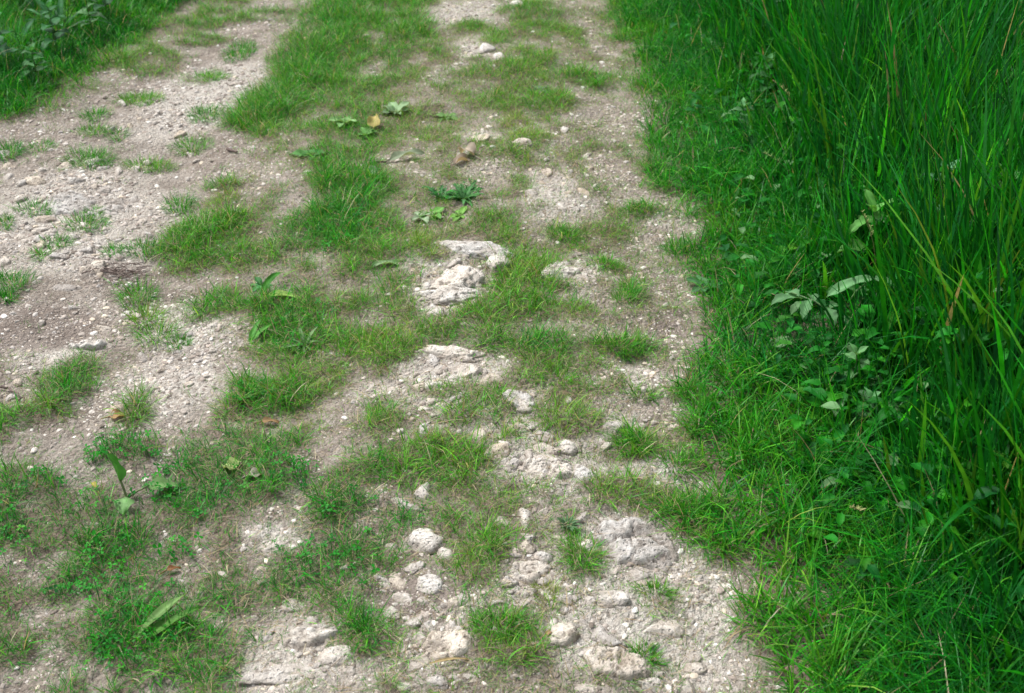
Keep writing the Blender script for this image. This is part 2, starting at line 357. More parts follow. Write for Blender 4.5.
for c in [(440, 372, 40, 10), (500, 455, 24, 12), (640, 122, 26, 14), (612, 185, 22, 22), (660, 236, 34, 12), (668, 290, 14, 30), (655, 370, 30, 10), (668, 415, 26, 14), (702, 485, 15, 13), (640, 540, 44, 30), (715, 600, 22, 32), (738, 658, 24, 24), (600, 300, 14, 10), (575, 275, 14, 14),
          (455, 372, 30, 10), (525, 440, 20, 14), (545, 470, 34, 12), (415, 585, 30, 22), (440, 635, 20, 16), (530, 565, 22, 16), (610, 620, 44, 30), (440, 290, 32, 14)]:
    DEN *= 1 - .8 * ell(*c)
DEN *= 1 - track * .35 * sstep(.1, .5, fbm2(MX, MY, .045, 2, 47))
DEN = np.clip(DEN, 0, 1.15)
# clover
for c in [(120, 446, 40, 14), (185, 480, 36, 16), (215, 500, 36, 20), (40, 505, 42, 25), (20, 545, 22, 24), (165, 556, 30, 12), (120, 570, 46, 18), (130, 603, 40, 16), (130, 645, 40, 22), (75, 602, 30, 10), (350, 508, 44, 16), (346, 550, 40, 16),
          (310, 562, 34, 10), (340, 578, 34, 12), (290, 472, 26, 14), (310, 330, 30, 14), (345, 225, 30, 20), (105, 507, 20, 10), (262, 392, 26, 12), (445, 196, 20, 8), (390, 512, 26, 12)]:
    lerp(CLO, ell(*c), 1.0)
# pale crumbled limestone in the soil
for c in [(440, 280, 50, 34), (455, 370, 46, 26), (570, 272, 22, 28), (640, 545, 60, 36), (610, 620, 64, 50), (565, 640, 34, 30), (530, 570, 40, 24), (440, 640, 34, 26), (530, 470, 60, 22), (300, 660, 66, 26), (280, 548, 30, 16),
          (470, 14, 40, 10), (480, 50, 20, 12), (475, 150, 24, 18), (530, 150, 20, 12), (545, 200, 40, 22), (70, 215, 90, 44), (90, 255, 60, 20), (85, 348, 22, 7), (55, 362, 30, 10), (170, 385, 50, 24), (190, 345, 40, 12), (500, 400, 56, 28), (520, 440, 60, 30), (560, 480, 40, 20), (415, 520, 26, 24), (480, 600, 40, 20),
          (610, 430, 30, 16), (625, 380, 26, 14), (660, 212, 30, 10), (650, 470, 34, 16), (690, 610, 40, 60), (180, 110, 40, 30), (230, 90, 40, 26), (430, 345, 20, 10), (395, 392, 40, 12), (590, 340, 24, 20), (650, 660, 80, 30), (190, 330, 60, 20)]:
    lerp(CHALK, ell(*c, .6), .9)
for c in [(668, 322, 20, 26), (120, 272, 34, 16), (545, 590, 14, 10), (150, 300, 20, 40), (40, 330, 60, 20), (415, 583, 36, 24), (436, 628, 26, 14), (520, 555, 24, 12), (300, 470, 30, 14), (145, 478, 30, 14), (725, 360, 16, 20)]:
    lerp(MUD, ell(*c, .6), .8)

def samp(A, x, y):
    fx = np.clip((np.asarray(x) - GX0) / GS, 0, len(gx) - 1.001); fy = np.clip((np.asarray(y) - GY0) / GS, 0, len(gy) - 1.001)
    ix = fx.astype(int); iy = fy.astype(int); fx = fx - ix; fy = fy - iy
    return (A[iy, ix] * (1 - fx) + A[iy, ix + 1] * fx) * (1 - fy) + (A[iy + 1, ix] * (1 - fx) + A[iy + 1, ix + 1] * fx) * fy

# ------------------------------------------------------------------ ground and path sheets
def H(x, y):
    z = H0(x, y)
    d = np.hypot(np.asarray(x) - .2, np.asarray(y) - 3.4)
    k = 1 - sstep(5, 8, d)
    c = samp(CHALK, x, y) * k; t = samp(DEN, x, y) * k
    z = z + k * (.012 * fbm2(x, y, .14, 3, 51) + .006 * fbm2(x, y, .035, 3, 52)) + c * (.008 * np.abs(fbm2(x, y, .05, 3, 53)) + .004)
    z = z + .012 * np.minimum(t, 1)
    return z

def axis(a0, a1, s, far_lo, far_hi, g=1.25):
    mid = list(np.arange(a0, a1 + 1e-6, s))
    st = s; v = a1
    while v < far_hi: st *= g; v += st; mid.append(v)
    st = s; v = a0; lo = []
    while v > far_lo: st *= g; v -= st; lo.append(v)
    return np.array(lo[::-1] + mid)
ax = axis(-2.7, 3.0, .0115, -600, 600)
ay1 = np.concatenate([np.arange(1.0, 3.4, .0105), np.arange(3.4, 7.6, .018)])
st = .0105; v = 1.0; lo = []
while v > -600: st *= 1.25; v -= st; lo.append(v)
st = .018; v = ay1[-1]; hi = []
while v < 900: st *= 1.25; v += st; hi.append(v)
ay = np.array(lo[::-1] + list(ay1) + hi)
TX, TY = np.meshgrid(ax, ay)
TZ = H(TX, TY)
inside = (TX > GX0) & (TX < GX1) & (TY > GY0) & (TY < GY1)
vd = np.where(inside, samp(DEN, TX, TY), .6)
edge_d = np.minimum(TX - E_L(TY), E_R(TY) - TX)
hum = np.clip(sstep(.25, .8, vd), 0, 1)
hum = np.maximum(hum, np.where(edge_d < -.03, .8, 0))
chk = np.where(inside, samp(CHALK, TX, TY), .2); mud = np.where(inside, samp(MUD, TX, TY), 0)
nyy, nxx = TX.shape
I = np.arange(nyy * nxx).reshape(nyy, nxx)
Q = np.stack([I[:-1, :-1], I[:-1, 1:], I[1:, 1:], I[1:, :-1]], -1).reshape(-1, 4)
cx_ = (TX[:-1, :-1] + TX[1:, 1:]).ravel() / 2; cy_ = (TY[:-1, :-1] + TY[1:, 1:]).ravel() / 2
inpath = (cx_ > E_L(cy_)) & (cx_ < E_R(cy_)) & (cy_ > -30) & (cy_ < 60)
VV = np.stack([TX, TY, TZ], -1).reshape(-1, 3)
for nm, sel, mt in (('ground', ~inpath, M_SOIL), ('path', inpath, M_PATH)):
    q = Q[sel]; u, inv = np.unique(q, return_inverse=True); q = inv.reshape(-1, 4)
    o = mesh_np(nm, VV[u], quads=q, mat=mt, attrs={'chalk': chk.ravel()[u], 'humus': hum.ravel()[u], 'mud': mud.ravel()[u]})
    tag(o, kind='structure')

# ------------------------------------------------------------------ blades of grass
def blades(root, L, W, az, lean, bend, S=4, flare=.6):
    N = len(root)
    t = np.linspace(0, 1, S + 1)
    pos = np.zeros((N, S + 1, 3)); pos[:, 0] = root
    hx, hy = np.cos(az), np.sin(az)
    for k in range(S):
        th = lean + bend * (t[k] + t[k + 1]) / 2
        d = np.stack([np.sin(th) * hx, np.sin(th) * hy, np.cos(th)], -1) * (L / S)[:, None]
        pos[:, k + 1] = pos[:, k] + d
    tw = RS.uniform(-1.1, 1.1, N)
    sx, sy = -np.sin(az + tw), np.cos(az + tw)
    side = np.stack([sx, sy, np.zeros(N)], -1)
    V = np.zeros((N, 2 * S + 1, 3))
    for k in range(S):
        w = W * (1 - t[k]) ** flare * (.75 + .25 * min(1, t[k] * 4)) * .5
        V[:, 2 * k] = pos[:, k] - side * w[:, None]; V[:, 2 * k + 1] = pos[:, k] + side * w[:, None]
    V[:, 2 * S] = pos[:, S]
    b = (np.arange(N) * (2 * S + 1))[:, None]
    qs = [b + np.array([[2 * k, 2 * k + 1, 2 * k + 3, 2 * k + 2]]) for k in range(S - 1)]
    quads = np.concatenate(qs) if qs else None
    tris = b + np.array([[2 * S - 2, 2 * S - 1, 2 * S]])
    return V.reshape(-1, 3), quads, tris, 2 * S + 1

PAL = np.array([[.220, .270, .045],      # 0  yellow-olive
                [.088, .285, .018],      # .33
                [.013, .200, .006],      # .66
                [.006, .100, .016]])     # 1 deep blue-green
def hue_col(h, n=None):
    h = np.clip(h, 0, .999) * 3; i = h.astype(int); f = (h - i)[:, None]
    return PAL[i] * (1 - f) + PAL[np.minimum(i + 1, 3)] * f
STRAW = np.array([[.42, .34, .19], [.36, .29, .16], [.30, .22, .13], [.48, .42, .28]])
def blade_cols(h, dry=.06, spread=.13):
    N = len(h)
    c = hue_col(h + RS.normal(0, spread, N)) * np.exp(RS.normal(0, .32, N))[:, None]
    d = RS.rand(N) < dry
    c[d] = STRAW[RS.randint(0, 4, d.sum())] * RS.uniform(.6, 1.0, (d.sum(), 1))
    return c

def sample_points(N, weight, x0=GX0 + .1, x1=GX1 - .1, y0=GY0 + .1, y1=GY1 - .3):
    x = RS.uniform(x0, x1, N); y = RS.uniform(y0, y1, N)
    k = RS.rand(N) < weight(x, y)
    return x[k], y[k]

def tufts(x, y, m_lo, m_hi, rad):
    m = RS.randint(m_lo, m_hi + 1, len(x)); i = np.repeat(np.arange(len(x)), m)
    a = RS.uniform(0, 2 * np.pi, len(i)); r = rad[i] * np.sqrt(RS.rand(len(i)))
    return i, x[i] + r * np.cos(a), y[i] + r * np.sin(a), a, r / rad[i]

def add_grass(name, x, y, mult, hf, width, lean_s, bend_s, S, dry, label=None, m=(7, 13), rad=(.01, .028), hue_off=0., lean0=.1, wind=None, spread=.13):
    rd = RS.uniform(*rad, len(x)) * (1 if rad[1] > .2 else 1)
    i, bx, by, a, rr = tufts(x, y, m[0], m[1], rd)
    tl = np.exp(RS.normal(0, .25, len(x)))[i]; th = RS.normal(0, .1, len(x))[i]
    tlx, tly = RS.normal(0, .25, len(x))[i], RS.normal(0, .25, len(x))[i]
    L = hf(bx, by) * mult * tl * RS.uniform(.45, 1.25, len(bx))
    az = a + RS.normal(0, .7, len(bx))
    vx, vy = np.cos(az) * (.35 + rr) + tlx, np.sin(az) * (.35 + rr) + tly
    if wind is not None: vx = vx + wind[0]; vy = vy + wind[1]
    az = np.arctan2(vy, vx)
    lean = lean0 + np.abs(RS.normal(0, lean_s, len(bx))) * (.4 + rr)
    bend = np.abs(RS.normal(0, bend_s, len(bx))) + .1
    W = RS.uniform(width[0], width[1], len(bx)) * np.clip(L / .05, .7, 1.4)
    z = H(bx, by) - .004
    V, q, t, nv = blades(np.stack([bx, by, z], -1), L, W, az, lean, bend, S)
    col = blade_cols(samp(HUE, bx, by) + th * spread / .13 + hue_off, dry, spread)
    return V, q, t, np.repeat(col, nv, 0)

def merge(parts):
    V, Qd, T, Cc = [], [], [], []; o = 0
    for v, q, t, c in parts:
        V.append(v); Qd.append(q + o); T.append(t + o); Cc.append(c); o += len(v)
    return np.concatenate(V), np.concatenate(Qd), np.concatenate(T), np.concatenate(Cc)

hf = lambda x, y: samp(HGT, x, y)
dmap = lambda x, y: samp(DEN, x, y)
# closeness: fewer blades where nothing of the photo shows them
def lod(x, y):
    v = (np.abs(x) < .47 * y + .75) & (y > .9)
    return np.where(v, 1.0, .3)
onpath = lambda x, y: (x > E_L(y) - .0) & (x < E_R(y) + .0)

A = (GX1 - GX0) * (GY1 - GY0)
hole = lambda x, y: 1 - .9 * np.maximum(samp(HOLE, x, y), 0)
HOLE = np.zeros(MX.shape)
for c_ in [(905, 440, 46, 26), (768, 130, 22, 20), (850, 235, 30, 16), (822, 340, 62, 26)]: lerp(HOLE, ell(*c_), 1.)
# turf of the track
N = int(A * 6800)
x, y = sample_points(N, lambda x, y: np.clip(dmap(x, y), 0, 1) ** 1.1 * lod(x, y) * onpath(x, y) * np.clip(1.5 - y / 9., .6, 1.2))
V, q, t, c = merge([add_grass('', x, y, 1.08, hf, (.0012, .0026), .85, 1.1, 3, .13, m=(6, 13), rad=(.008, .034), lean0=.22)])
o = mesh_np('track_grass', V, q, t, c, M_GRASS); print('track blades', len(t))
tag(o, 'short patchy green turf growing between the stones of the track', 'grass', kind='stuff')
# little tufts scattered over gravel and soil
N = int(A * 620)
x, y = sample_points(N, lambda x, y: np.clip(.32 + .9 * fbm2(x, y, .25, 3, 46), .03, 1) * lod(x, y) * onpath(x, y) * np.clip(.16 + sstep(-.95, -.5, x + .12 * (y - 3)), 0, 1) * (1 - .55 * samp(CHALK, x, y)))
V, q, t, c = merge([add_grass('', x, y, 1.0, lambda x, y: np.full(len(x), .030), (.0012, .0024), .8, 1.1, 3, .12, m=(8, 28), rad=(.006, .022), hue_off=.05, lean0=.2)])
o = mesh_np('grass_sprouts', V, q, t, c, M_GRASS); print('sprouts', len(t))
tag(o, 'many small grass sprouts scattered over the gravel and soil', 'grass', kind='stuff')
# very short thin growth between the clumps
N = int(A * 11000)
x, y = sample_points(N, lambda x, y: np.clip(.2 + .55 * fbm2(x, y, .22, 3, 45) + .8 * dmap(x, y), 0, .8) * lod(x, y) * onpath(x, y) * sstep(-.95, -.55, x + .12 * (y - 3)) * (1 - .8 * samp(CHALK, x, y)) * np.clip(1.5 - y / 8., .6, 1.2))
V, q, t, c = merge([add_grass('', x, y, 1.0, lambda x, y: np.full(len(x), .019), (.0010, .0019), .75, 1.2, 2, .25, m=(3, 7), rad=(.006, .025), hue_off=-.05)])
o = mesh_np('sparse_grass', V, q, t, c, M_GRASS); print('fluff', len(t))
tag(o, 'very short thin grass sprouting from the soil between the clumps', 'grass', kind='stuff')
# verge turf
N = int(A * 2300)
x, y = sample_points(N, lambda x, y: dmap(x, y) * lod(x, y) * (x >= E_R(y)) * (1 - .6 * sstep(.15, .8, x - E_T(y))) * hole(x, y))
V, q, t, c = merge([add_grass('', x, y, 1.0, hf, (.0018, .0042), .5, 1.2, 4, .022, m=(7, 13), rad=(.012, .04))])
o = mesh_np('verge_grass', V, q, t, c, M_GRASS); print('verge blades', len(t))
tag(o, 'dense green verge grass along the right edge of the track', 'grass', kind='stuff')
N = int(A * 2300)
x, y = sample_points(N, lambda x, y: dmap(x, y) * lod(x, y) * (x <= E_L(y)))
V, q, t, c = merge([add_grass('', x, y, 1.0, hf, (.0018, .004), .55, 1.2, 4, .05, m=(7, 13), rad=(.012, .04))])
o = mesh_np('verge_grass', V, q, t, c, M_GRASS); print('left verge blades', len(t))
tag(o, 'dense dark grass verge in the top left corner beside the track', 'grass', kind='stuff')
# tall meadow grass
TALLH = lambda x, y: .13 + .31 * sstep(-.10, .35, x - E_T(y)) + .05 * fbm2(x, y, .3, 2, 61)
N = int(A * 1250)
x, y = sample_points(N, lambda x, y: sstep(-.12, .16, x - E_T(y)) * lod(x, y) * hole(x, y), y1=GY1 - .1)
V, q, t, c = merge([add_grass('', x, y, 1.0, TALLH, (.0045, .0140), .11, .42, 6, .008, m=(6, 12), rad=(.015, .06), hue_off=-.025, lean0=.03, spread=.15)])
o = mesh_np('tall_grass', V, q, t, c, M_GRASS); print('tall blades', len(t))
tag(o, 'tall dark green meadow grass standing along the right side', 'grass', kind='stuff')
# dry straw and clippings lying on the track
N = int(A * 5200)
x, y = sample_points(N, lambda x, y: np.clip(.12 + 1.2 * samp(DEN, x, y) * (1.15 - samp(DEN, x, y)), 0, .5) * lod(x, y) * (x > E_L(y)) * (x < E_R(y) + .25) * (x > -.85 - .12 * (y - 3)) * np.clip(1.6 - y / 5., .3, 1.))
n = len(x); L = RS.uniform(.015, .06, n)
V, q, t, nv = blades(np.stack([x, y, H(x, y) + RS.uniform(.001, .008, n)], -1), L, RS.uniform(.0008, .0018, n), RS.uniform(0, 6.28, n), np.clip(RS.normal(1.45, .14, n), .9, 1.62), RS.uniform(-.1, .4, n), 3)
c = STRAW[RS.randint(0, 4, n)] * RS.uniform(.5, 1.0, (n, 1))
o = mesh_np('dry_grass', V, q, t, np.repeat(c, nv, 0), M_STRAW); print('straw', n)
tag(o, 'dry straw coloured grass bits lying over the track soil', 'dry grass', kind='stuff')

# clover: three round leaflets on a short stalk
N = int(A * 15000)
x, y = sample_points(N, lambda x, y: samp(CLO, x, y) * .28 * np.clip(.6 + .9 * fbm2(x, y, .09, 2, 71), 0, 1) * lod(x, y))
n = len(x); z = H(x, y) + RS.uniform(.008, .03, n)
P, F, CC = [], [], []
a0 = RS.uniform(0, 6.28, n); s = RS.uniform(.0028, .0062, n)
base = hue_col(np.clip(RS.normal(.74, .09, n), 0, 1)) * RS.uniform(.75, 1.3, (n, 1))
tx, ty = RS.normal(0, .35, n), RS.normal(0, .35, n)
off = 0
for k in range(3):
    a = a0 + k * 2.094
    ring = []
    for (r, da, dz) in ((0, 0, 0), (.75, .55, .12), (1.5, .42, .1), (1.75, 0, .02), (1.5, -.42, .1), (.75, -.55, .12)):
        lx, ly = np.cos(a + da) * r * s, np.sin(a + da) * r * s
        ring.append(np.stack([x + lx, y + ly, z + dz * s * 1.5 + tx * lx + ty * ly], -1))
    P.append(np.stack(ring, 1).reshape(-1, 3)); b = (np.arange(n) * 6)[:, None] + off
    F.append(np.concatenate([b + np.array([[0, 1, 2, 3]]), b + np.array([[0, 3, 4, 5]])])); off += n * 6
    CC.append(np.repeat(base, 6, 0))
stem = np.stack([x, y, H(x, y) - .003], -1)
top = np.stack([x, y, z], -1)
sw = np.array([.0006, 0, 0])
sv = np.stack([stem - sw, stem + sw, top + sw, top - sw], 1).reshape(-1, 3)
P.append(sv); F.append((np.arange(n) * 4)[:, None] + off + np.array([[0, 1, 2, 3]])); CC.append(np.repeat(base, 4, 0))
o = mesh_np('clover', np.concatenate(P), np.concatenate(F), None, np.concatenate(CC), M_CLOVER, smooth=False); print('clover', n)
tag(o, 'low dark green clover leaves spread among the short turf', 'clover', kind='stuff')

# ------------------------------------------------------------------ stones
def ico(sub):
    bm = bmesh.new(); bmesh.ops.create_icosphere(bm, subdivisions=sub, radius=1.0)
    v = np.array([p.co[:] for p in bm.verts]); f = np.array([[q.index for q in p.verts] for p in bm.faces]); bm.free()
    return v, f
ICO = {k: ico(k) for k in (1, 2, 3, 4, 5)}

def rock_shape(rs, sub, rough=.10, planes=9, pits=0.0, freq=1.0):
    d, f = ICO[sub]
    r = np.ones(len(d)) * 1.0
    for _ in range(planes):
        n = rs.normal(0, 1, 3); n[2] *= .8; n /= np.linalg.norm(n)
        dt = d @ n; o_ = rs.uniform(.48, .84)
        lim = np.where(dt > .05, o_ / np.maximum(dt, .05), 9)
        k = 45.0
        r = -np.log(np.exp(-k * r) + np.exp(-k * np.minimum(lim, 3))) / k
    s = rs.uniform(0, 50)
    p = d * r[:, None]
    n1 = fbm3(p + s, .8 / freq, 3); n2 = fbm3(p + s + 9, .28 / freq, 3)
    r = r * (1 + rough * 1.6 * n1 + rough * .9 * n2)
    r = r * (1 + rough * .55 * (1 - 2.2 * np.abs(fbm3(p + s + 33, .13 / freq, 2))))
    if pits:
        pn = fbm3(p + s + 20, .22 / freq, 2)
        r = r - pits * sstep(.25, .6, pn)
    return d * r[:, None], f

SID = [0]
def stone(px, py, w, h, rot=0, rise=.45, label='', group=None, rough=.12, planes=8, pits=.0, cat='stone', name='stone', freq=1.0, dry_loc=None):
    """a stone whose visible top is about w x h pixels in the photograph"""
    SID[0] += 1
    rs = np.random.RandomState(1000 + SID[0])
    x, y, z = G(px, py + h * .12); m, my = PXM(px, py)
    a = w * m / 2 * 1.12; b = h * my / 2 * 1.0
    c = min(a, b) * .8
    sub = 5 if w > 45 else (4 if w > 16 else 3)
    v, f = rock_shape(rs, sub, rough, planes, pits, freq)
    up = v[:, 2].max()
    v = v * np.array([a, b, c / up * 1.0])
    if rot:
        # rot turns the plan outline; a and b already describe the unrotated one
        cr, sr = math.cos(rot), math.sin(rot)
        v = np.stack([v[:, 0] * cr - v[:, 1] * sr, v[:, 0] * sr + v[:, 1] * cr, v[:, 2]], -1)
    zt = float(H(x, y))
    v[:, 2] += -c + c * rise * (1.25 if name == 'pebble' or w < 12 else 1.02)            # how far it stands out of the earth
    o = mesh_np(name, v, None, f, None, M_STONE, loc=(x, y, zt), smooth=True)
    return tag(o, label, cat, group)

def bedrock(px, py, w, h, rot, label, group, lift=.012):
    """worn bedrock breaking through the soil: follows the lie of the ground, ragged rim sinking under it"""
    SID[0] += 1
    x0, y0, _ = G(px, py); m, my = PXM(px, py); a, b = w * m / 2 * 1.15, h * my / 2 * 1.15
    z0 = float(H(x0, y0)); n = int(np.clip(2 * max(a, b) / .0045, 30, 120))
    u, v = np.meshgrid(np.linspace(-1, 1, n), np.linspace(-1, 1, n))
    X, Y = u * a, v * b
    X, Y = X * math.cos(rot) - Y * math.sin(rot) + x0, X * math.sin(rot) + Y * math.cos(rot) + y0
    k = SID[0] * 1.7
    rr = np.hypot(u, v) + .35 * fbm2(X, Y, .11, 3, k) + .12 * fbm2(X, Y, .035, 2, k + 1)
    f1 = fbm2(X, Y, .075, 3, k + 2); crack = 1 - sstep(0, .05, np.abs(f1))
    crack = np.maximum(crack, .8 * (1 - sstep(0, .045, np.abs(fbm2(X, Y, .05, 2, k + 3)))))
    steps = np.round((f1 * .5 + .5) * 6) / 6 - .5
    Z = H(X, Y) + lift + .020 * steps + .010 * fbm2(X, Y, .03, 3, k + 4) + .004 * fbm2(X, Y, .01, 2, k + 5) - .013 * crack - .05 * sstep(.55, 1.05, rr) - .02 * (rr > 1.1)
    I = np.arange(n * n).reshape(n, n)
    q = np.stack([I[:-1, :-1], I[:-1, 1:], I[1:, 1:], I[1:, :-1]], -1).reshape(-1, 4)
    keep = (rr.ravel()[q].min(1) < 1.15); q = q[keep]; us, inv = np.unique(q, return_inverse=True)
    V = np.stack([X - x0, Y - y0, Z - z0], -1).reshape(-1, 3)[us]
    # a skirt down into the earth gives the sheet of rock its thickness
    Vb = V.copy(); Vb[:, 2] -= .12
    q = inv.reshape(-1, 4); N_ = len(V); qb = q[:, ::-1] + N_
    e = np.concatenate([q[:, [i, (i + 1) % 4]] for i in range(4)]); es = np.sort(e, 1)
    key = es[:, 0].astype(np.int64) * N_ + es[:, 1]; _, ix, cn = np.unique(key, return_index=True, return_counts=True)
    be = e[ix[cn == 1]]; side = np.stack([be[:, 1], be[:, 0], be[:, 0] + N_, be[:, 1] + N_], -1)
    o = mesh_np('bedrock', np.concatenate([V, Vb]), np.concatenate([q, qb, side]), None, None, M_STONE, loc=(x0, y0, z0))
    return tag(o, label, 'bedrock', group)

